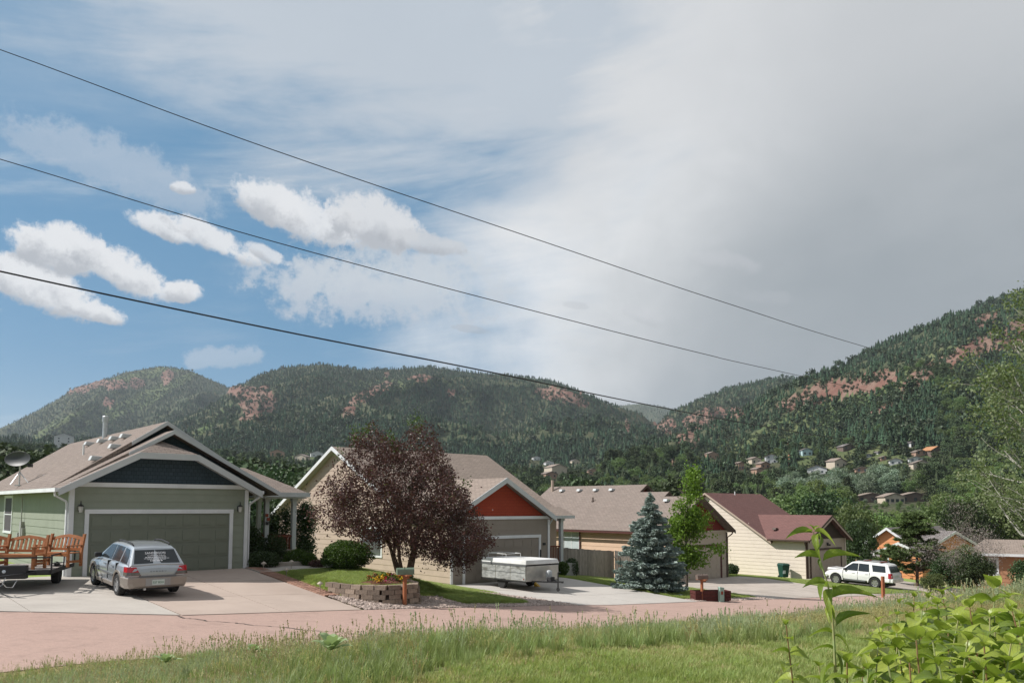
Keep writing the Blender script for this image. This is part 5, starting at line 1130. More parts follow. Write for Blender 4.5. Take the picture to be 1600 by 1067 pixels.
# rounded bush and porch shrubs
def bush(label,px,py,Y,rx,ry,rz,n,mat='leaf_bush',sz=.07,seed=1,name='rounded_bush',cat='bush',group=None):
    x,y,_=at(px,py,Y); z=g(x,y); t=thing(name,label,cat,(x,y,z),group=group); r_=np.random.default_rng(seed)
    d=r_.normal(size=(n,3)); d/=np.linalg.norm(d,axis=1)[:,None]; rr=r_.random(n)**.28; C_=d*rr[:,None]*np.array([rx,ry,rz]); lump=1+.20*(fbm(d[:,0]*3+5,d[:,2]*3+d[:,1]*2,seed,3)-.5)*2; C_*=lump[:,None]; C_[:,2]=np.maximum(C_[:,2]+rz*.95,.02)
    link('foliage',leaves('foliage',C_,sz,mat,.6),t); s=MB()
    for k in range(7): a=k*.9; s.tube([(0,0,-.05),(.3*rx*math.cos(a),.3*ry*math.sin(a),rz*.9)],[.02,.008],4)
    s.build('stem','bark_brown',t); return t
bush('large rounded dark green bush at the corner of the tan house',541,895,31.5,1.02,1.0,.60,15000,sz=.065)
bush('low clipped shrub by the porch steps of the green house',408,880,31.5,.75,.6,.35,4000,'leaf_dark',.07,2)
bush('dark shrub between the porch posts of the green house',428,872,33.2,.55,.5,.70,4500,'leaf_dark',.07,3)
bush('light green shrub right of the bird bath at the porch',462,880,32.8,.50,.45,.42,3500,'leaf_bush',.06,4)
bush('small round green shrub between the porch and the large bush',482,884,32.5,.36,.35,.30,2500,'leaf_bush',.06,5)
bush('low reddish shrub next to the large rounded bush',496,889,31.9,.35,.3,.18,1500,'leaf_plum',.05,6)
bush('narrow dark shrub beside the garage downspout',393,868,32.6,.5,.5,.85,4000,'leaf_dark',.08,7)
bush('pale green shrub before the porch footing of the tan house',877,896,44.5,.42,.4,.45,3000,'leaf_bush',.07,8)
bush('dark shrub at the left end of the grey plank fence',893,897,46.5,.45,.4,.55,2500,'leaf_dark',.08,9)
bush('small shrub at the corner between the peach and the cream house',1143,890,63,.6,.5,.45,2500,'leaf_dark',.1,10)
# climbing vine on the porch
x,y,_=at(470,880,35.8); t=thing('climbing_vine','dark vine climbing the right end of the green house porch','vine',(x,y,g(x,y)))
C_=np.concatenate([rng.normal(size=(200,3))*np.array([.16,.2,.16])+np.array([rng.uniform(-.25,.45)*(.4+.6*math.sin(PI*min(1,zz/3))),rng.uniform(-.3,.3),zz]) for zz in rng.uniform(.2,2.75,46)])
link('foliage',leaves('foliage',C_,.085,'leaf_dark',.6),t)
x,y,_=at(437,870,37); t2=thing('climbing_vine','dark vine behind the porch railing of the green house','vine',(x,y,g(x,y)))
C_=np.concatenate([rng.normal(size=(120,3))*np.array([.16,.2,.18])+np.array([rng.uniform(-.45,.5),rng.uniform(-.2,.2),zz]) for zz in rng.uniform(.9,2.5,30)]); link('foliage',leaves('foliage',C_,.085,'leaf_dark',.6),t2)
# bird bath, flower bed, gravel, boulders
x,y,_=at(446,872,33.6); z=g(x,y); t=thing('bird_bath','small stone bird bath in the porch shrubs','bird bath',(x,y,z)); MB().lathe([(.14,0),(.07,.1),(.06,.55),(.12,.62)],(0,0,0),12).build('pedestal','boulder',t); MB().lathe([(.10,.62),(.40,.68),(.42,.73),(.36,.72),(.05,.68)],(0,0,0),16).build('bowl','boulder',t)
ex=thing('edging_wall','low pale edging wall round the porch shrub bed','edging',(HA.x,HA.y,HA.z),PH)
for k in range(9): MB().box(6.9+k*.42,-.1+k*.02,-.1,6.9+k*.42+.41,.1+k*.02,.18).build('edging_block','concrete_old',ex)
fb=link('flower_bed',None,None,(0,0,0)); tag(fb,'flower bed with mulch and red and yellow flowers under the plum tree','flower bed'); 
fx0,fy0=xy(15.1,23.1); V=[];n=26
for k in range(n): a=2*PI*k/n; A,B=15.0+1.0*math.cos(a),23.3+.75*math.sin(a); x,y=xy(A,B); V.append((x,y,g(x,y)+.02))
V.append((*xy(15.0,23.3),gab(15.0,23.3)+.14)); mb=MB(); mb.v=V; mb.f=[(k,(k+1)%n,n) for k in range(n)]; mb.build('mulch','mulch',fb)
for col,nn in (('flower_red',10),('flower_yellow',12),('flower_pink',6),('leaf_bush',34)):
    C_=[]
    for k in range(nn): A,B=15.0+rng.uniform(-.85,.85),23.25+rng.uniform(-.6,.55); x,y=xy(A,B); C_.append(np.array([x,y,gab(A,B)+.22])+rng.normal(size=(26,3))*.045)
    link({'flower_red':'red_flowers','flower_yellow':'yellow_flowers','flower_pink':'pink_flowers','leaf_bush':'foliage'}[col],leaves('flowers',np.concatenate(C_),.05,col,.9),fb)
def rock_mesh(seed,s=(1,1,.6),mat='pebble',sub=1):
    bm=bmesh.new(); bmesh.ops.create_icosphere(bm,subdivisions=sub,radius=1); r=random.Random(seed)
    for v in bm.verts: v.co=Vector((v.co.x*s[0],v.co.y*s[1],v.co.z*s[2]))*r.uniform(.78,1.2)
    me=bpy.data.meshes.new('rock'); bm.to_mesh(me); bm.free(); me.materials.append(M[mat]); return me
for k,(px,py,w_) in enumerate(((583,893,.30),(600,890,.38),(650,935,.16),(637,905,.22))):
    x,y,z=ground_at(px,py); o=link('boulder',rock_mesh(40+k,(1,.8,.6),'boulder',2),None,(x,y,z+.1)); o.scale=(w_,w_,w_); tag(o,['flat grey boulder left of the plum stems','larger grey boulder at the foot of the plum stems','small stone at the foot of the retaining wall','brown stone behind the mailbox'][k],'boulder','boulders by the plum tree')
# ------------------------------------------------------------ instanced masses (geometry nodes)
PROTO={}
def protos(name,meshes):
    c=bpy.data.collections.new('proto_'+name)
    for i,me in enumerate(meshes): o=bpy.data.objects.new('proto_%s_%02d'%(name,i),me); c.objects.link(o)
    PROTO[name]=c; return c
def scatter(name,label,cat,coll,P,scale,idx,tilt=0.,struct_=False):
    P=np.asarray(P,np.float32); n=len(P); me=bpy.data.meshes.new(name); me.vertices.add(n); me.vertices.foreach_set('co',P.ravel())
    for nm,a in (('scl',scale),('yaw',rng.uniform(0,2*PI,n)),('tlt',rng.normal(size=n)*tilt)):
        at_=me.attributes.new(nm,'FLOAT','POINT'); at_.data.foreach_set('value',np.asarray(a,np.float32))
    at_=me.attributes.new('idx','INT','POINT'); at_.data.foreach_set('value',np.asarray(idx,np.int32)); me.update()
    o=link(name,me); o['kind']='stuff'; o['label']=label; o['category']=cat
    ng=bpy.data.node_groups.new(name,'GeometryNodeTree'); ng.interface.new_socket('Geometry',in_out='INPUT',socket_type='NodeSocketGeometry'); ng.interface.new_socket('Geometry',in_out='OUTPUT',socket_type='NodeSocketGeometry')
    nd=ng.nodes; L_=ng.links; i=nd.new('NodeGroupInput'); q=nd.new('NodeGroupOutput'); ip=nd.new('GeometryNodeInstanceOnPoints'); ci=nd.new('GeometryNodeCollectionInfo')
    ci.inputs[0].default_value=PROTO[coll]; ci.inputs['Separate Children'].default_value=True; ci.inputs['Reset Children'].default_value=True
    L_.new(i.outputs[0],ip.inputs['Points']); L_.new(ci.outputs[0],ip.inputs['Instance']); ip.inputs['Pick Instance'].default_value=True
    def na(nm,t): a=nd.new('GeometryNodeInputNamedAttribute'); a.data_type=t; a.inputs[0].default_value=nm; return a.outputs[0]
    L_.new(na('idx','INT'),ip.inputs['Instance Index']); L_.new(na('scl','FLOAT'),ip.inputs['Scale'])
    cx=nd.new('ShaderNodeCombineXYZ'); L_.new(na('tlt','FLOAT'),cx.inputs[0]); L_.new(na('yaw','FLOAT'),cx.inputs[2]); L_.new(cx.outputs[0],ip.inputs['Rotation']); L_.new(ip.outputs[0],q.inputs[0])
    m=o.modifiers.new('scatter','NODES'); m.node_group=ng; return o
def cone_tree(seed,tiers=6,n=9,mat='needle_far',w=.20,jag=.35):
    r=random.Random(seed); mb=MB(); V=[];F_=[]
    for t in range(tiers):
        z0=.06+.80*t/tiers; z1=min(1.,z0+.30+.1*r.random()); R=w*(1-t/tiers)**.8*r.uniform(.85,1.15)+.018; o=len(V); V.append((r.uniform(-.01,.01),r.uniform(-.01,.01),z1)); 
        for k in range(n*2): a=PI*k/n+t; q=R*(1 if k%2==0 else 1-jag)*r.uniform(.75,1.2); V.append((q*math.cos(a),q*math.sin(a),z0+(.05 if k%2 else 0)+r.uniform(-.03,.02)))
        F_+=[(o,o+1+k,o+1+(k+1)%(n*2)) for k in range(n*2)]
    V+=[(.012,0,0),(-.006,.01,0),(-.006,-.01,0),(0,0,.5)]; o=len(V)-4; F_+=[(o,o+1,o+3),(o+1,o+2,o+3),(o+2,o,o+3)]
    me=bpy.data.meshes.new('conifer'); me.from_pydata(V,[],F_); me.materials.append(M[mat]); return me
def crown_mesh(seed,mat,nclump=40,per=26,sz=.075,shape='round',spread=.055):
    r_=np.random.default_rng(seed); out=[]
    for i in range(nclump):
        if shape=='pine': z=r_.uniform(.28,.97); R=.26*(1-.75*((z-.28)/.7)**1.6)*r_.random()**.5; a=r_.uniform(0,2*PI); c=np.array([R*math.cos(a),R*math.sin(a),z])
        else: d=r_.normal(size=3); d/=np.linalg.norm(d); c=np.array([0,0,.58])+d*np.array([.38,.38,.40])*r_.random()**.35; c[2]=max(c[2],.12)
        out.append(c+r_.normal(size=(per,3))*spread*np.array([1,1,.7]))
    return leaves('wood_tree',np.concatenate(out),sz,mat,.7)
protos('forest',[cone_tree(i,5,5,w=.19+.035*i) for i in range(4)]+[cone_tree(20+i,4,5,w=.26) for i in range(2)]+[crown_mesh(80+i,'leaf_scrub',12,9,.22,spread=.13) for i in range(3)])
protos('wood',[crown_mesh(i,'needle_dark',46,34,.050,'pine',.045) for i in range(3)]+[cone_tree(70,9,9,'needle_dark',.22)]+[crown_mesh(10+i,'leaf_wood',60,40,.050) for i in range(3)]+[crown_mesh(30,'leaf_bright',70,44,.050)]+[crown_mesh(31,'leaf_silver',60,40,.055)])
# ------------------------------------------------------------ far houses
FARH=[]
def far_hit(px,py,Y0):
    rx,rz=ray(px,py); YY=np.arange(150,1500,3.); q=np.where(float(rz)*YY<=G(float(rx)*YY,YY))[0]
    if not len(q): print('far miss',px,py); return Y0
    return float(np.clip(YY[q[0]],Y0*.55,Y0*1.8))
def far_house(label,px,py,Y,w_,d_,h_,wall,roof,rise=.35,name='hillside_house',rz=.3,wins=3,zoff=0):
    k=Y; Y=far_hit(px,py,Y); k=Y/k; w_*=k; d_*=k; h_*=k; x=at(px,py,Y).x; z=at(px,py,Y).z-.15*h_; FARH.append((px,py,Y,w_,h_))
    t=thing(name,label,'house',(x,Y,z),rz,'houses on the far hillside'); MB().box(-w_/2,-d_/2,-6,w_/2,d_/2,h_).prism([(-w_/2,-d_/2,h_),(w_/2,-d_/2,h_),(0,-d_/2,h_+w_/2*rise*2*.5)],(0,d_,0)).build('wall',wall,t)
    e=.5; rz_=w_/2*rise
    for s in (1,-1): MB().prism([(s*(w_/2+e),-d_/2-e,h_-e*rise+.05),(s*(w_/2+e),d_/2+e,h_-e*rise+.05),(0,d_/2+e,h_+rz_+.05),(0,-d_/2-e,h_+rz_+.05)],(0,0,.25)).build('roof',roof,t)
    for k in range(wins):
        xx=-w_/2+w_*(k+.5)/wins; MB().box(xx-.6,-d_/2-.06,.9,xx+.6,-d_/2-.01,2.2).build('window','window_glass',t)
        if h_>4.5: MB().box(xx-.6,-d_/2-.06,3.6,xx+.6,-d_/2-.01,4.9).build('window','window_glass',t)
    return t
pm('far_white',(.6,.6,.6),None,1,.8); pm('far_cream',(.52,.45,.36),None,1,.8); pm('far_orange',(.36,.235,.175),None,1,.8); pm('far_blue',(.42,.55,.56),None,1,.8); pm('far_brown',(.16,.12,.10),None,1,.8); pm('lodge_orange',(.40,.20,.10),None,1,.8)
for a in (('white villa with grey roofs on the far left skyline',100,691,420,9,7,3.5,'far_white','roof_grey'),('small white shed just above the green house roof slope',77,701,420,3,3,2.2,'far_white','roof_grey'),
 ('orange-pink house on the pale field left of the purple tree',433,714,520,9,7,3.6,'far_orange','roof_brown'),('low pink house right of the orange one on the pale field',472,718,520,9,5,2.2,'far_cream','roof_brown'),('white flat house half behind the purple tree',495,713,520,8,5,2.4,'far_white','roof_grey'),
 ('cream turreted house above the tan roof end',868,745,330,7,7,4.6,'far_cream','roof_tan'),('pink stone cottage beside the turreted house',857,751,320,5,6,3.2,'far_orange','roof_brown'),('small white house in the woods, first from the left',838,719,620,6,5,2.4,'far_white','roof_grey'),('white house in the woods, second from the left',858,727,600,7,5,2.4,'far_white','roof_grey'),('grey cabin deep in the woods above the peach roof',898,724,620,6,5,2.4,'far_cream','roof_grey'),
 ('pink house above the peach roof',926,744,380,5,5,3.2,'far_orange','roof_brown'),('small tan house high right of the maple tree',1055,727,560,4,5,5,'far_orange','roof_brown'),('salmon house on the hillside left slope',1111,715,600,9,6,3.2,'far_orange','roof_brown'),('tall salmon house at the left of the hillside cluster',1155,733,520,4,5,4.6,'far_orange','roof_tan'),('tan house in the middle of the hillside cluster',1178,724,560,8,6,3.5,'far_cream','roof_brown'),('white house with two gables in the hillside cluster',1205,723,560,8,6,5.2,'far_white','roof_tan'),('red-brown house below the white two-gabled one',1192,731,540,8,5,3.2,'far_orange','roof_brown'),('pale green house above the dirt track',1259,711,560,7,6,4,'far_blue','roof_grey'),
 ('peach house low in the trees of the hillside cluster',1183,742,470,5,5,4,'far_orange','roof_brown'),('white house with a broad gable low on the hillside',1277,740,480,11,7,3.4,'far_white','roof_grey'),('beige house with tan roof above the broad white one',1307,729,520,11,7,4,'far_cream','roof_tan'),('dark roofed cabin high on the hillside',1322,703,620,11,7,2.8,'far_brown','roof_grey'),('small white hut in the middle of the hillside',1357,715,600,4,4,2.4,'far_white','roof_grey'),('white shed right of the small white hut',1372,710,620,4,4,1.8,'far_white','roof_grey'),
 ('orange roofed cottage low in the trees',1346,738,480,7,6,2.4,'far_orange','roof_tan'),('white house with grey hip roof on the right hillside',1399,726,540,8,6,3.4,'far_white','roof_tan'),('peach bungalow above the white hip roofed house',1381,719,580,6,5,2.2,'far_orange','roof_brown'),('long pale flat house on the right hillside',1430,722,560,9,5,2.8,'far_white','roof_grey'),('tan house with a dark gable on the right hillside',1438,731,520,12,6,3.2,'far_cream','roof_brown'),('white tower house high above the orange lodge',1423,699,640,5,5,4.2,'far_white','roof_grey'),('long low brown house beside the orange lodge',1436,711,590,9,5,2.6,'far_orange','roof_brown')):
    far_house(*a,rz=random.uniform(-.5,.5),wins=2)
far_house('orange hip-roofed lodge with dark walls on the right hillside',1457,711,560,11,9,3.6,'far_brown','lodge_orange',.5,name='hillside_lodge')
far_house('brown and white villa with low wide roofs among the bright trees',1392,786,215,5,6,2.0,'far_cream','roof_tan',.35,name='villa',rz=-.1,wins=4); far_house('low wing with tan roof left of the brown and white villa',1358,784,218,8,5,1.6,'far_brown','roof_tan',.25,name='villa_wing',rz=-.1); far_house('low wing with tan roof right of the brown and white villa',1425,784,220,8,5,1.8,'far_brown','roof_tan',.25,name='villa_wing',rz=-.1)
# dirt track on the hillside
mb=MB(); V=[]
for k in range(12):
    f=k/11; pyk=714+(745-714)*f; pxk=1228+(1240-1228)*f+2*math.sin(f*5); Yk=600-150*f; x=at(pxk,pyk,Yk).x; V+=[(x-1.6,Yk,float(G(x-1.6,Yk))+.5),(x+1.6,Yk,float(G(x+1.6,Yk))+.5)]
mb.v=V; mb.f=[(2*k,2*k+1,2*k+3,2*k+2) for k in range(11)]; pm('dirt',(.36,.18,.10),(.30,.15,.09),.3,.95); struct(mb.build('dirt_track','dirt'))
# mountain forest
N_=800000; qx=rng.uniform(-80,1720,N_); qY=np.exp(rng.uniform(math.log(430),math.log(5300),N_)); X=(qx-800)/1244.4*qY
fi=lambda A: None
ix=np.clip(np.searchsorted(fx,qx)-1,0,len(fx)-2); iy=np.clip(np.searchsorted(fy,qY)-1,0,len(fy)-2)
tx_=(qx-fx[ix])/4.; ty_=(qY-fy[iy])/(fy[iy+1]-fy[iy])
def bil(A): return (A[iy,ix]*(1-tx_)+A[iy,ix+1]*tx_)*(1-ty_)+(A[iy+1,ix]*(1-tx_)+A[iy+1,ix+1]*tx_)*ty_
Zt=bil(FZ); rk_s=bil(rock); md_s=bil(meadow); slope=(FZ[iy+1,ix]/fy[iy+1]-FZ[iy,ix]/fy[iy])   # rising seen from the road = visible
ok=(slope>-.0006)&(rng.random(N_)>rk_s*.80)&(rng.random(N_)>md_s*.45)
sx_,sy_=proj(X,qY,Zt); cell=np.where(qY<1000,5.2,np.where(qY<1900,3.7,2.7)); key=(np.floor(sx_/cell)*100003+np.floor(sy_/(cell*.62))*7+(cell*10)).astype(np.int64)
zon=np.zeros(N_,bool)
for px_,py_,Yh,wh,hh in FARH:
    ok&=~((np.abs(sx_-px_)<wh*.55/Yh*1244)&(np.abs(qY-Yh)<7)); zon|=((np.abs(sx_-px_)<wh*.6/Yh*1244+3)&(qY<Yh+8)&(qY>Yh-90))
dens=.60+.9*fbm(X/160,qY/160,5,4); ok&=rng.random(N_)<dens
o_=np.where(ok)[0]; _,u=np.unique(key[o_],return_index=True); s_=o_[u]
print('forest trees',len(s_))
mdw=md_s[s_]>.25; hgt=rng.uniform(5,12.5,len(s_))*np.where(qY[s_]<900,.85,1.); low=(mdw|(rk_s[s_]>.3))&(rng.random(len(s_))<.75); low|=zon[s_]; hgt=np.where(low,rng.uniform(2.2,5.,len(s_))*np.where(qY[s_]>1500,1.8,1.),hgt); hgt=np.where(zon[s_],rng.uniform(1.2,2.6,len(s_)),hgt)
scatter('mountain_forest','dark conifer forest covering the mountains','forest','forest',np.stack([X[s_],qY[s_],Zt[s_]-.4],1),hgt,np.where(low|(rng.random(len(s_))<.12),rng.integers(6,9,len(s_)),rng.integers(0,6,len(s_))))
# wood in the valley between the houses and the hills
N_=26000; qx=rng.uniform(-200,1800,N_); qY=np.exp(rng.uniform(math.log(125),math.log(680),N_)); X=(qx-800)/1244.4*qY; Zt=G(X,qY)
sx_,sy_=proj(X,qY,Zt); md_s=0
field=((sx_>340)&(sx_<520)&(qY>420)&(qY<620)&(qx>360)&(qx<500)); hillside=((qx>1080)&(qx<1470)&(qY>430)); cell=np.clip(3300./qY,7,30)
ok=(~(field&(rng.random(N_)<.93)))&(~(hillside&(rng.random(N_)<.62)))&~((qx<560)&(qY<190))
key=(np.floor(X/6.2)*100003+np.floor(qY/7.5)).astype(np.int64); o_=np.where(ok)[0]; _,u=np.unique(key[o_],return_index=True); s_=o_[u]
hid=np.zeros(len(s_),bool)
tyy=proj(X,qY,Zt+11)[1]
for px_,py_,Yh,wh,hh in FARH: hid|=(np.abs(sx_[s_]-px_)<wh*.60/Yh*1244+4)&(qY[s_]<Yh+8)&(tyy[s_]<py_-.35*hh/Yh*1244)
hidw=hid
r=rng.random(len(s_)); zone=fbm(X[s_]/60,qY[s_]/60,9,3); right=ss(qx[s_],1050,1350)*(qY[s_]<330)
idx=np.where(r<.72,rng.integers(0,4,len(s_)),rng.integers(4,7,len(s_))); idx=np.where((zone>.52)&(r<.6),rng.integers(4,7,len(s_)),idx); idx=np.where((right>rng.random(len(s_))*1.25),np.where(rng.random(len(s_))<.45,7,rng.integers(4,7,len(s_))),idx)
idx=np.where((qx[s_]<520)&(r<.85),rng.integers(0,4,len(s_)),idx)
sil=((sx_[s_]>1215)&(sx_[s_]<1400)&(qY[s_]>330)&(qY[s_]<410)); idx=np.where(sil,8,idx)
h_=np.where(idx<4,rng.uniform(9,15,len(s_)),rng.uniform(7,12,len(s_)))
h_=np.where(hidw,h_*.22,h_); h_=np.where(qY[s_]<260,h_*.8,h_); hf=hillside[s_]; h_=np.where(hf,h_*.55,h_)
print('wood',len(s_)); WOODX=(X[s_],qY[s_])
scatter('valley_wood','mixed wood of pines and leafy trees filling the valley','wood','wood',np.stack([X[s_],qY[s_],Zt[s_]-.3],1),h_,idx)
# individual trees one can tell apart
MESH={'pine':PROTO['wood'].objects[1].data,'pine2':PROTO['wood'].objects[2].data,'leafy':crown_mesh(50,'leaf_wood',110,70,.036,spread=.05),'bright':crown_mesh(51,'leaf_bright',120,70,.036,spread=.05),'dark':crown_mesh(52,'leaf_dark',110,70,.036,spread=.05),'ponderosa':None}
def lone(name,label,px,pytop,Y,kind,wid=1.,depth=None,pz=None):
    x,yy,_=at(px,800,Y); z=g(x,Y); top=float(ray(px,pytop)[1])*Y; h=top-z
    t=thing(name,label,'tree',(x,Y,z)); o=link('crown',MESH[kind],t); o.scale=(h*wid,h*wid,h*1.0); o.rotation_euler=(0,0,px*.7)
    MB().tube([(0,0,-.5),(0,0,h*.35),(.1,0,h*.7)],[h*.022,h*.018,h*.006],7).build('trunk','bark_brown',t); return t
lone('leafy_tree','rounded dark leafy tree just right of the cream house',1343,808,84,'dark',.60)
lone('leafy_tree','tall olive green tree rising behind the cream house garage',1335,786,110,'leafy',.8)
lone('leafy_tree','broad bright green tree below the brown hillside villa',1385,797,122,'bright',1.1)
lone('leafy_tree','light green round tree above the orange house ridge',1428,800,112,'bright',1.0)
lone('leafy_tree','green tree behind the orange house chimney side',1475,775,118,'leafy',.95)
lone('leafy_tree','darker leafy tree right of the orange house',1512,778,105,'dark',.8)
lone('leafy_tree','green tree behind the brown-orange wing at the right edge',1560,765,110,'leafy',1.)
lone('leafy_tree','low leafy tree behind the maroon roof ridge',1235,770,150,'leafy',1.)
lone('leafy_tree','dark tree behind the right end of the maroon roof',1290,765,140,'dark',1.)
for k,(px,pt,Y,kd,w_) in enumerate(((372,722,125,'pine',1.1),(398,716,140,'pine2',1.1),(425,724,118,'dark',1.),(452,728,122,'pine',1.1),(476,736,108,'dark',.9),(12,700,118,'pine',1.2),(40,706,110,'pine2',1.1),(74,703,128,'pine',1.1),(900,748,130,'pine',1.),(880,756,112,'dark',.8),(935,752,128,'pine2',1.),(1020,752,135,'dark',.9),(1052,750,125,'pine',.9))):
    lone('valley_pine' if 'pine' in kd else 'leafy_tree',['dark pine behind the right roof slope of the green house','pine left of the pale field, above the porch roof','round dark tree above the porch hip','dark pine left of the tan gable','small dark tree at the tan gable eave','pine at the far left behind the satellite dish','pine above the dish, second from the left edge','pine left of the white hilltop house','pine behind the flue of the peach roof','dark leafy tree behind the tan roof end','pine above the peach roof vents','dark leafy tree above the peach roof end','pine left of the maple top'][k],px,pt,Y,kd,w_)
# ponderosa in front of the orange house, olive shrubs around it
x,Y=at(1432,900,60)[0],60.; x=at(1432,880,60).x; z=g(x,Y); h=float(ray(1432,802)[1])*Y-z; T_=thing('ponderosa_pine','dark ponderosa pine with open branches right of the white car','tree',(x,Y,z))
tb=MB().tube([(0,0,-.4),(.05,0,h*.4),(0,.05,h*.95)],[.13,.10,.02],8); CC=[];DD=[]
for i in range(95):
    f=random.random(); zz=h*(.12+.86*f); R=(2.5*(1-f)**.75+.3)*random.uniform(.6,1.05); a=random.uniform(0,2*PI); e=Vector((R*math.cos(a),R*math.sin(a),zz+.25*R)); tb.tube([(0,0,zz),tuple(e*.5+Vector((0,0,zz*.5-.1))),tuple(e)],[.03,.02,.008],4,cap=False)
    for t_ in (.45,.62,.78,.92,1.02):
        c=Vector((0,0,zz)).lerp(e,t_)+Vector((random.uniform(-.2,.2),random.uniform(-.2,.2),random.uniform(0,.15))); d=rng.normal(size=(85,3)); d/=np.linalg.norm(d,axis=1)[:,None]; d[:,2]=np.abs(d[:,2])*.8; CC.append(np.array(c)+d*.20); DD.append(d)
tb.build('trunk','bark_brown',T_); link('crown',leaves('crown',np.concatenate(CC),.27,'needle_pine',.24,dirs=np.concatenate(DD)),T_)
for k,(px,pt,Y,w_) in enumerate(((1478,868,54,1.1),(1502,850,57,1.0),(1520,862,50,1.0),(1394,892,64,1.2),(1602,872,44,.9),(1455,895,50,1.3))):
    lone('leafy_shrub',['olive shrub at the foot of the ponderosa pine','tall grey-green shrub right of the ponderosa pine','grey-green shrub below the white-edged orange wing','low shrub behind the white car','round green shrub at the right picture edge','low olive shrub in the grass before the pine'][k],px,pt,Y,'leafy' if k%2 else 'dark',w_)
# bare sapling against the cream wall
p=H2(HD,-.9,7.2); t=thing('bare_sapling','bare thin sapling in front of the cream siding','tree',(p[0],p[1],g(*p))); tb=MB(); en=[]; branches(tb,(0,0,-.1),(0,0,1),1.6,.025,2,en,.5,.3,2); tb.build('trunk','bark_pale',t)
# aspen at the right edge: pale limbs reaching in from the right
x,Y=at(1700,800,21).x,21.; z=g(x,Y); T_=thing('aspen_tree','pale-barked aspen reaching in from the right edge with sparse leaves','tree',(x,Y,z)); tb=MB().tube([(0,0,-.3),(-.1,0,1.5),(.1,0,3.2),(-.1,.1,5.2),(.0,0,7.2)],[.17,.15,.12,.08,.03],9); en=[]
rA=random.Random(5)
for k in range(30):
    zz=.7+k*.20; a=PI+rA.uniform(-1.1,1.1) if k%3 else rA.uniform(0,2*PI); branches(tb,(0,0,zz),(math.cos(a),math.sin(a),rA.uniform(.05,.55)),1.75-.02*k,.055,2,en,.6,.10,2,4,rA)
tb.build('trunk','bark_pale',T_); C_=[]
for p_,d_,dp_ in en:
    if dp_<=1: C_.append(np.array(p_)+rng.normal(size=(85 if dp_==0 else 40,3))*np.array([.17,.17,.14]))
C_=np.concatenate(C_); C_=C_[fbm(C_[:,0]*1.7,C_[:,2]*1.7,33,3)>.33]
link('crown',leaves('crown',C_,.075,'leaf_aspen',.8),T_)
# grey twiggy dead crowns before the orange house roof
for k,(px,py,Y,r0) in enumerate(((1502,832,52,1.5),(1545,850,50,1.2))):
    x,yy,zc=at(px,py,Y); t=thing('dead_tree',['dead grey twiggy tree before the orange house roof','dead grey twiggy tree at the brown-orange wing'][k],'tree',(x,Y,g(x,Y))); tb=MB(); en=[]; rr_=random.Random(k+3); zb=g(x,Y)
    branches(tb,(0,0,-.2),(0,0,1),(zc-zb)*.62,.03,3,en,.9,.05,3,4,rr_); tb.build('trunk','twig_grey',t)
    C_=np.concatenate([np.array(p_)+rng.normal(size=(40,3))*.28 for p_,_,_ in en]); link('twigs',leaves('twigs',C_,.13,'twig_fine',.16),t)
# orange houses at the right
def orange_house(label,px,py,Y,w_,d_,h_,rise,rz,mat,roof='roof_grey',extra=True,dist='front'):
    x,_,z=at(px,py,Y); t=thing('orange_house',label,'house',(x,Y,z),rz); MB().box(-w_/2,0,-3,w_/2,d_,h_).prism([(-w_/2,0,h_),(w_/2,0,h_),(0,0,h_+w_/2*rise)],(0,d_,0)).build('wall',mat,t)
    for s in (1,-1): MB().prism([(s*(w_/2+.5),-.5,h_-.5*rise+.05),(s*(w_/2+.5),d_+.5,h_-.5*rise+.05),(0,d_+.5,h_+w_/2*rise+.05),(0,-.5,h_+w_/2*rise+.05)],(0,0,.15)).build('roof',roof,t); strip(MB(),(s*(w_/2+.5),-.52,h_-.5*rise+.2),(0,-.52,h_+w_/2*rise+.22),.3,.04).build('rake_board','white_trim',t)
    siding(t,FRONT(0),-w_/2,w_/2,-2,h_+w_/2*rise-.3,mat,.3,top=lambda s:h_+rise*(w_/2-abs(s))-.1,individual=False); return t
t=orange_house('orange house with white rake boards behind the ponderosa pine',1390,885,92,4.2,14,2.8,.70,-.85,'orange_paint'); window(t,FRONT(-.02),.6,1.2,.9,2.1)
t2=orange_house('lower orange front wing with a small white gable before the orange house',1408,892,86,4.4,5,1.9,.45,-.85,'orange_paint'); window(t2,FRONT(-.02),-1.7,-1.35,.4,1.5,fw=.12)
t3=orange_house('long orange wing with a grey roof behind the dead trees',1490,893,88,11,9,1.5,.50,.25,'orange_paint'); window(t3,FRONT(-.02),-4,-3,.2,1.4); window(t3,FRONT(-.02),1,2,.2,1.4)
t4=thing('orange_house','brown-orange wing with a tan roof and one white window at the right edge','house',(*at(1588,904,62)[:2],at(1588,904,62).z),-.5)
MB().box(-2.5,0,-2.5,7,7,1.9).build('wall','brown_orange',t4); siding(t4,FRONT(0),-2.5,7,-1.2,1.9,'brown_orange',.3,individual=False); roof_slope(t4,[(-2.9,-.5,1.85),(7.5,-.5,1.85),(7.5,3.0,2.9),(-1.9,3.0,2.9)],'roof_tan'); roof_slope(t4,[(-2.9,6.5,1.85),(7.5,6.5,1.85),(7.5,3.0,2.902),(-1.9,3.0,2.902)],'roof_tan'); roof_slope(t4,[(-2.9,-.5,1.85),(-2.9,6.5,1.85),(-1.9,3.0,2.90)],'roof_tan')
strip(MB(),(-2.9,-.52,1.92),(7.5,-.52,1.92),.2,.04).build('fascia','white_trim',t4); window(t4,FRONT(-.02),-1.7,-1.25,.3,1.45,bars='h',fw=.12); MB().box(-2.58,-.06,-1,-2.42,.02,1.8).build('corner_board','white_trim',t4)
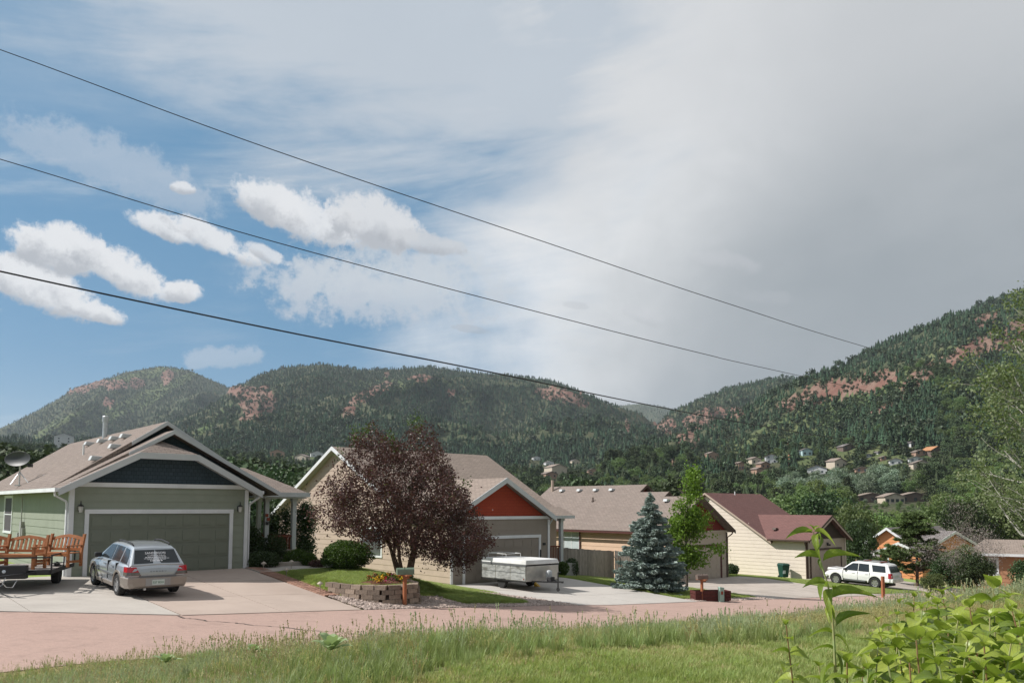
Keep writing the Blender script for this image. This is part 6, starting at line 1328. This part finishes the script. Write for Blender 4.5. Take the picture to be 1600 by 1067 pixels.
# ------------------------------------------------------------ grasses
def tuft(seed,n,h,mat,spread=.10,lean=.35,w=.006,seg=3,heads=None):
    r=np.random.default_rng(seed); V=[];F_=[]
    for k in range(n):
        a=r.uniform(0,2*PI); R=spread*r.random()**.5; b=np.array([R*math.cos(a),R*math.sin(a),0]); d=np.array([math.cos(a+r.normal()*.8),math.sin(a+r.normal()*.8),0]); H=h*r.uniform(.55,1.1); ln=lean*r.uniform(.2,1.2); s=np.array([-d[1],d[0],0])*w*r.uniform(.7,1.4)
        o=len(V)
        for i in range(seg+1):
            t=i/seg; p=b+d*H*ln*t*t+np.array([0,0,H*t*(1-.22*ln*t)]); q=s*(1-t**1.6)
            V+= [tuple(p-q),tuple(p+q)] if i<seg else [tuple(p)]
        for i in range(seg-1): F_.append((o+2*i,o+2*i+1,o+2*i+3,o+2*i+2))
        F_.append((o+2*seg-2,o+2*seg-1,o+2*seg))
        if heads and r.random()<heads:
            tip=np.array(V[-1]); 
            for i in range(7):
                c=tip-np.array([d[0]*.2,d[1]*.2,1])*.018*i; m=len(V); q=r.normal(size=3)*.010; u=np.array([0,0,.020]); V+=[tuple(c-u),tuple(c+q),tuple(c+u),tuple(c-q)]; F_.append((m,m+1,m+2,m+3))
    me=bpy.data.meshes.new('tuft'); me.from_pydata(V,[],F_); me.materials.append(M[mat]); return me
protos('tall',[tuft(1,34,.42,'grass_green'),tuft(2,34,.50,'grass_green',lean=.5),tuft(3,30,.50,'grass_blue',lean=.45),tuft(4,30,.58,'grass_blue',lean=.3,heads=.12),tuft(5,20,.50,'grass_tan',lean=.3,heads=.5),tuft(6,8,.80,'seed_head',.08,.25,.003,heads=.8),tuft(7,10,.74,'grass_blue',.08,.25,.004,heads=.5)])
protos('short',[tuft(11,60,.055,'grass_lawn',.10,.5,.0032,2),tuft(12,60,.07,'grass_lawn',.10,.6,.0032,2),tuft(13,40,.06,'grass_tan',.10,.6,.003,2)])
protos('pebbles',[rock_mesh(i) for i in range(6)])
def field(n,a0,a1,b0,b1): A=rng.uniform(a0,a1,n); B=rng.uniform(0,1,n); lo=b0(A) if callable(b0) else b0; hi=b1(A) if callable(b1) else b1; B=lo+(hi-lo)*B; x,y=xy(A,B); return A,B,x,y
def view(x,y,m=60): q=800+1244.4*x/np.maximum(y,.1); return (q>-m-40)&(q<1660+m)&(y>1.5)
NE=near_b
A,B,x,y=field(52000,-6,46,lambda a:NE(a)-WD(a)-.2,lambda a:NE(a)+.10); k=view(x,y); f=np.clip((NE(A)-B)/WD(A),0,1); pn=fbm(A/1.6,B/1.6,15,4)
dens=np.interp(f,[0,.06,.25,.9,1.0],[.35,.8,1,1,.15])*(.55+.9*pn)*np.interp(np.hypot(x,y),[5,15,40],[1,.9,.55]); k&=rng.random(len(A))<dens; A,B,x,y,f,pn=[q[k] for q in (A,B,x,y,f,pn)]
r=rng.random(len(A)); zn=fbm(A/3.2+3,B/2.4,25,3); idx=np.where(zn>.50,rng.integers(2,4,len(A)),rng.integers(0,2,len(A))); idx=np.where(r>.93,4,idx); idx=np.where((r<.05),6,idx); idx=np.where((r>.09)&(r<.10),5,idx)
drz=((A>12.0)&(A<19)&(f>.30)&(f<1.0)); idx=np.where(drz&(rng.random(len(A))<.72),4,idx)
left=(A<6.5)&(f<.75); idx=np.where(left&(rng.random(len(A))<.12),5,idx)
sc=(.35+1.15*fbm(A/.9,B/.9,35,3))*rng.uniform(.75,1.25,len(A))*np.interp(f,[0,.12,.3,1],[.55,.85,1.05,.9])*np.interp(A,[2,4,6,9,15,22,34],[.42,.50,.60,.66,.60,.80,1.1]); sc=np.where(drz,sc*.75,sc)
print('tall grass',len(A)); scatter('tall_grass','tall wild grass covering the road bank','grass','tall',np.stack([x,y,G(x,y)-.02],1),sc,idx,.12)
# mown lawn before the camera
A,B,x,y=field(90000,-5,24,-6,lambda a:NE(a)-WD(a)+.25); d=np.hypot(x,y); k=view(x,y)&(d<19)&(y>2.5)&(rng.random(len(A))<np.interp(d,[3,8,19],[1,.9,.35])); A,B,x,y=[q[k] for q in (A,B,x,y)]; e=NE(A)-WD(A)-B
idx=np.where(rng.random(len(A))<np.clip(.12+.75*(1-e/1.4),.10,.8)*ss(fbm(A/1.3,B/1.3,55,3),.3,.6),2,rng.integers(0,2,len(A)))
print('lawn',len(A)); scatter('mown_grass','short mown grass in the foreground','grass','short',np.stack([x,y,G(x,y)-.003],1),rng.uniform(.8,1.5,len(A)),idx,.1)
# lawns between the houses
parts=[]
for (n,a0,a1,b0,b1) in ((16000,13.4,22.2,21.9,29.5),(7000,30.3,36.4,22.4,31),(7000,49.4,57.4,22.2,36),(2500,30.3,37,31,38)):
    A,B,x,y=field(n,a0,a1,b0,b1); l_,g_,_=zones(x,y); k=(l_>.5)&(g_<.5)&(B>edge_b(A)+.5)&~pave_mask(A,B)&~((A<16.8)&(B>28.4)); k&=~(np.hypot(A-15.0,(B-23.3)*1.3)<1.05); parts.append(np.stack([x[k],y[k],G(x[k],y[k])],1))
P_=np.concatenate(parts); scatter('lawn_grass','short grass on the lawns between the houses','grass','short',P_,rng.uniform(.9,1.7,len(P_)),rng.integers(0,2,len(P_)),.1)
# pebbles
A,B,x,y=field(90000,12.7,37,lambda a:edge_b(a)-.08,27); _,g_,_=zones(x,y); k=(g_>.5)&~pave_mask(A,B); A,B,x,y=[q[k] for q in (A,B,x,y)]; A,B,x,y=[q[:15000] for q in (A,B,x,y)]
print('pebbles',len(A)); scatter('gravel','tan and grey river pebbles round the wall and drive','gravel','pebbles',np.stack([x,y,G(x,y)+.01],1),rng.uniform(.02,.055,len(A))*(1+.8*(rng.random(len(A))<.05)),rng.integers(0,6,len(A)),.5)
# mullein rosettes
def rosette(px,py,label,s,n=11):
    x,y,z=ground_at(px,py); t=thing('mullein_plant',label,'weed',(x,y,z),0,'mullein plants in the tall grass')
    for k in range(n):
        a=k*2.4; L_=s*random.uniform(.7,1.1); el=.35+.9*k/n; V=[];F_=[]
        for i in range(6):
            u=i/5; w_=L_*.20*math.sin(PI*min(1,u*.9+.08)); r=L_*u; dz=r*math.sin(el)*(1-.45*u*u)+.015; rr=r*math.cos(el); s_=(-math.sin(a),math.cos(a))
            V+=[(rr*math.cos(a)-s_[0]*w_,rr*math.sin(a)-s_[1]*w_,dz+w_*.3),(rr*math.cos(a),rr*math.sin(a),dz),(rr*math.cos(a)+s_[0]*w_,rr*math.sin(a)+s_[1]*w_,dz+w_*.3)]
        for i in range(5): F_+=[(3*i,3*i+1,3*i+4,3*i+3),(3*i+1,3*i+2,3*i+5,3*i+4)]
        me=bpy.data.meshes.new('leaf'); me.from_pydata(V,[],F_); me.materials.append(M['leaf_pale']); me.shade_smooth(); link('leaf',me,t)
def safe_rosette(px,py,label,s,dz=.22):
    rosette(px,py,label,s); o=[q for q in COL.objects if q.name.startswith('mullein_plant')][-1]; o.location.z+=dz
safe_rosette(516,1058,'pale mullein rosette standing tallest in the tall grass',.34,.28); safe_rosette(396,1050,'small pale mullein in the grass left of the tallest one',.22,.24); safe_rosette(258,1066,'pale mullein at the bottom edge of the picture',.24,.24)
# ------------------------------------------------------------ leafy plants in the near right corner
def leaf_big_mesh(curl,fold,mat,wf=.30,hole=False,seed=0,tipc=.0):
    r=random.Random(seed); V=[];F_=[];n=9
    for i in range(n+1):
        u=i/n; w_=wf*(math.sin(PI*u**.72)**.85)*(1-.15*u) if 0<u<1 else .004
        z=-curl*u*u+.06*math.sin(u*3)
        for j,q in enumerate((-1,-.5,0,.5,1)): V.append((u,q*w_*(1+.05*math.sin(u*23+seed)),z+abs(q)*fold*w_*2+r.uniform(-.008,.008)*(abs(q)>.4)))
    for i in range(n):
        for j in range(4):
            if hole and i in (4,5) and j==1: continue
            F_.append((i*5+j,i*5+j+1,(i+1)*5+j+1,(i+1)*5+j))
    me=bpy.data.meshes.new('leaf'); me.from_pydata(V,[],F_); me.materials.append(M[mat]); uv=me.uv_layers.new(name='UVMap').data
    for p in me.polygons:
        for li,vi in zip(p.loop_indices,p.vertices): uv[li].uv=((vi%5-2)/2,(vi//5)/n)
    me.shade_smooth(); return me
LM=[leaf_big_mesh(.35,.35,'leaf_big',.27,False,1),leaf_big_mesh(.65,.22,'leaf_big',.30,False,2),leaf_big_mesh(.2,.50,'leaf_big',.26,True,3),leaf_big_mesh(.45,.30,'leaf_big_light',.30,False,4),leaf_big_mesh(.75,.4,'leaf_big_light',.27,False,5),leaf_big_mesh(.2,.2,'leaf_big_yellow',.28,False,6)]
def put_leaf(t,p,tip,me,roll=0.,wid=1.):
    p=Vector(p); d=Vector(tip)-p; L_=d.length; d.normalize(); up=Vector((0,0,1)); y=up.cross(d).normalized(); z=d.cross(y); R_=Matrix((d,y,z)).transposed().to_4x4()@Matrix.Rotation(roll,4,'X')
    mw=Matrix.Translation(p)@R_@Matrix.Diagonal((L_,L_*wid,L_,1)); link('leaf',me,t,mw=mw)
# the tall sprig
Y0=2.62; b=at(1300,1067,Y0); gx_,gy_=b.x,b.y; gz=g(gx_,gy_); T_=thing('tall_leafy_stem','tallest leafy stem with paired leaves rising before the cream house','plant',(gx_,gy_,gz),0,'leafy plants in the right foreground'); O=Vector((gx_,gy_,gz))
st_=[(0,0,0)]+[tuple(at(px,py,Y0)-O) for px,py in ((1306,1067),(1303,1000),(1300,955),(1294,915),(1283,880),(1276,855),(1271,830))]
MB().tube(st_,[.006,.005,.0042,.0036,.003,.0026,.002,.0014],7).build('stem','stem_green',T_)
for (bx,by,tx1,ty1,dy,mi,ro) in ((1270,832,1224,832,.01,0,.9),(1272,830,1305,834,-.01,4,-.6),(1271,828,1266,816,.0,3,.2),(1272,828,1280,817,.01,3,.3),(1270,830,1258,826,.0,3,.4),(1276,835,1293,850,-.06,1,-.9),(1276,834,1272,858,-.05,1,.3),
  (1282,872,1241,866,.02,2,.8),(1283,872,1280,888,-.02,0,.5),(1286,876,1335,858,.01,0,-.9),(1293,912,1253,912,.02,2,.7),(1293,915,1273,912,-.06,1,.4),(1297,920,1290,949,-.07,1,.2),(1299,934,1360,918,.01,0,-.9),(1299,945,1303,962,-.03,4,.3),(1300,948,1285,958,-.03,4,.5),(1307,977,1348,948,.02,0,-1.0),(1300,915,1304,925,.04,0,.3),
  (1302,990,1270,975,.03,4,.3),(1303,992,1336,1005,-.04,1,-.4),(1304,1015,1272,1000,.02,1,.5),(1305,1018,1320,1045,-.07,0,-.2),(1305,1040,1268,1052,-.04,1,.6),(1306,1042,1345,1038,.03,3,-.5),(1300,1060,1322,1072,-.05,1,.2),(1303,1058,1275,1074,-.05,0,.2)):
    put_leaf(T_,at(bx,by,Y0)-O,at(tx1,ty1,Y0+dy)-O,LM[mi],ro,.56)
side=[(1268,'slender stem at the left end of the leafy clump',.8),(1235,'short leafy stem standing alone, farthest left',.9)]
def plant(px,ytop,Y,label,k,first,n=9,ll=.095,lw=1.):
    r=random.Random(k*7+1); b=at(px,1067,Y); gz=g(b.x,b.y); O=Vector((b.x,b.y,gz)); top=at(px+r.uniform(-8,8),ytop,Y)-O; t=thing('leafy_plant',label,'plant',O,0,'leafy plants in the right foreground'); lean=Vector((r.uniform(-.08,.08),r.uniform(-.08,.08),0))
    S=lambda u: Vector((0,0,0)).lerp(top,u)+lean*math.sin(PI*u)
    MB().tube([S(i/6) for i in range(7)],[.007-.0008*i for i in range(7)],6).build('stem','stem_green' if k%3 else 'stem_red',t)
    sp=.052; H=top.length; a=r.uniform(0,PI)
    for i in range(n):
        u=1-i*sp/H
        if u<.12: break
        p=S(u); a+=PI/2+r.uniform(-.3,.3); f=min(1,.45+i*.25)
        for s in (0,PI):
            L_=ll*f*r.uniform(.62,1.3); el=r.uniform(-.1,.5)+(.9 if i==0 else .35 if i==1 else 0); d=Vector((math.cos(a+s)*math.cos(el),math.sin(a+s)*math.cos(el),math.sin(el)))*L_
            mi=r.choice((0,1,1,3,3,4,4,0,3,2)) if i>0 else r.choice((3,4)); mi=5 if r.random()<.035 else mi
            put_leaf(t,p,p+d,LM[mi],r.uniform(-.5,.5),lw*r.uniform(.95,1.6))
desc=['with drooping top','with upright top leaves','with pale leaves','half hidden','with broad leaves','with reddish stem','leaning left','leaning right','with yellow leaf','with folded leaves','with dark leaves','with spaced leaves']
desc2=['with crowded leaves','with tilted leaves','with a bent top','with long leaves','with small leaves','with a thin stem','with wavy leaves','with glossy leaves','with curled leaves','with spreading leaves','with dense leaves','with a thick stem']
spots=[(1234,972,3.0,5,.06),(1262,985,2.9,5,.07),(1375,968,3.1,9,.08),(1398,938,3.6,10,.09),(1421,928,3.9,11,.095),(1440,948,3.0,11,.10),(1467,940,3.1,11,.105),(1480,925,4.1,10,.10),(1345,1000,2.8,7,.085),(1372,1010,2.6,7,.09),(1408,985,2.7,8,.095),(1432,1000,2.4,7,.095),(1460,1000,2.5,8,.10),(1492,965,2.7,9,.105),(1520,945,3.0,11,.11),(1553,915,3.1,12,.11),(1548,960,2.6,9,.11),(1578,950,2.8,11,.11),(1600,965,2.5,9,.11),(1512,1000,2.35,7,.10),(1545,1010,2.3,7,.10),(1580,1005,2.25,7,.10),(1620,940,3.2,11,.11),(1325,1035,2.5,5,.08),(1355,1045,2.3,5,.085),(1395,1040,2.3,5,.085),(1425,1035,2.25,5,.09),(1475,1040,2.2,5,.09),(1500,935,3.8,10,.10),(1540,940,3.7,10,.10),(1575,930,3.6,11,.105),(1452,930,4.3,9,.10),(1605,1010,2.9,8,.11),(1640,980,2.7,9,.11),(1560,985,3.3,9,.11),(1485,985,3.4,9,.10),(1285,1040,2.7,4,.07),(1415,965,3.5,10,.10),(1440,975,3.3,9,.10),(1470,960,3.7,10,.10),(1510,960,3.9,10,.10),(1530,975,3.2,9,.105),(1590,985,3.4,9,.11),(1395,1005,2.9,7,.09),(1345,1030,3.2,6,.085),(1370,1040,2.9,6,.085),(1450,1020,2.6,7,.095),(1520,1020,2.6,7,.10),(1565,1030,2.6,7,.10),(1530,1045,2.2,5,.09)]
spots=[(p if p>1290 else p, y+(4 if y<1000 else 0),Y,n,l*.80) for p,y,Y,n,l in spots if not (1290<p<1350 and y<1020) and not p in (1262,)]
for k,(px,yt,Y,n,ll) in enumerate(spots):
    far='back row' if Y>3.3 else 'front row' if Y<2.65 else 'middle row'
    where=('farthest left' if px<1250 else 'left of tall stem' if px<1300 else 'left in clump' if px<1400 else 'middle of clump' if px<1490 else 'right in clump' if px<1570 else 'at right edge')
    plant(px,yt,Y,f'leafy plant {(desc if k<36 else desc2)[k%12]}, {far}, {where}, {["low","mid-height","tall"][0 if yt>1000 else 1 if yt>950 else 2]}',k,k==0,int(n*1.3)+2,ll*1.45)

# ------------------------------------------------------------ the air
mh=bpy.data.materials.new('haze'); mh.use_nodes=True; T=mh.node_tree; T.nodes.remove(T.nodes['Principled BSDF']); v=T.nodes.new('ShaderNodeVolumePrincipled'); v.inputs['Color'].default_value=(.72,.82,.92,1); v.inputs['Density'].default_value=.000065; v.inputs['Anisotropy'].default_value=.2
T.links.new(v.outputs[0],T.nodes['Material Output'].inputs['Volume']); M['haze']=mh
hz=MB().box(-4600,-260,-60,5600,6500,700).build('haze','haze'); hz['kind']='stuff'; hz['label']='thin blue summer haze'
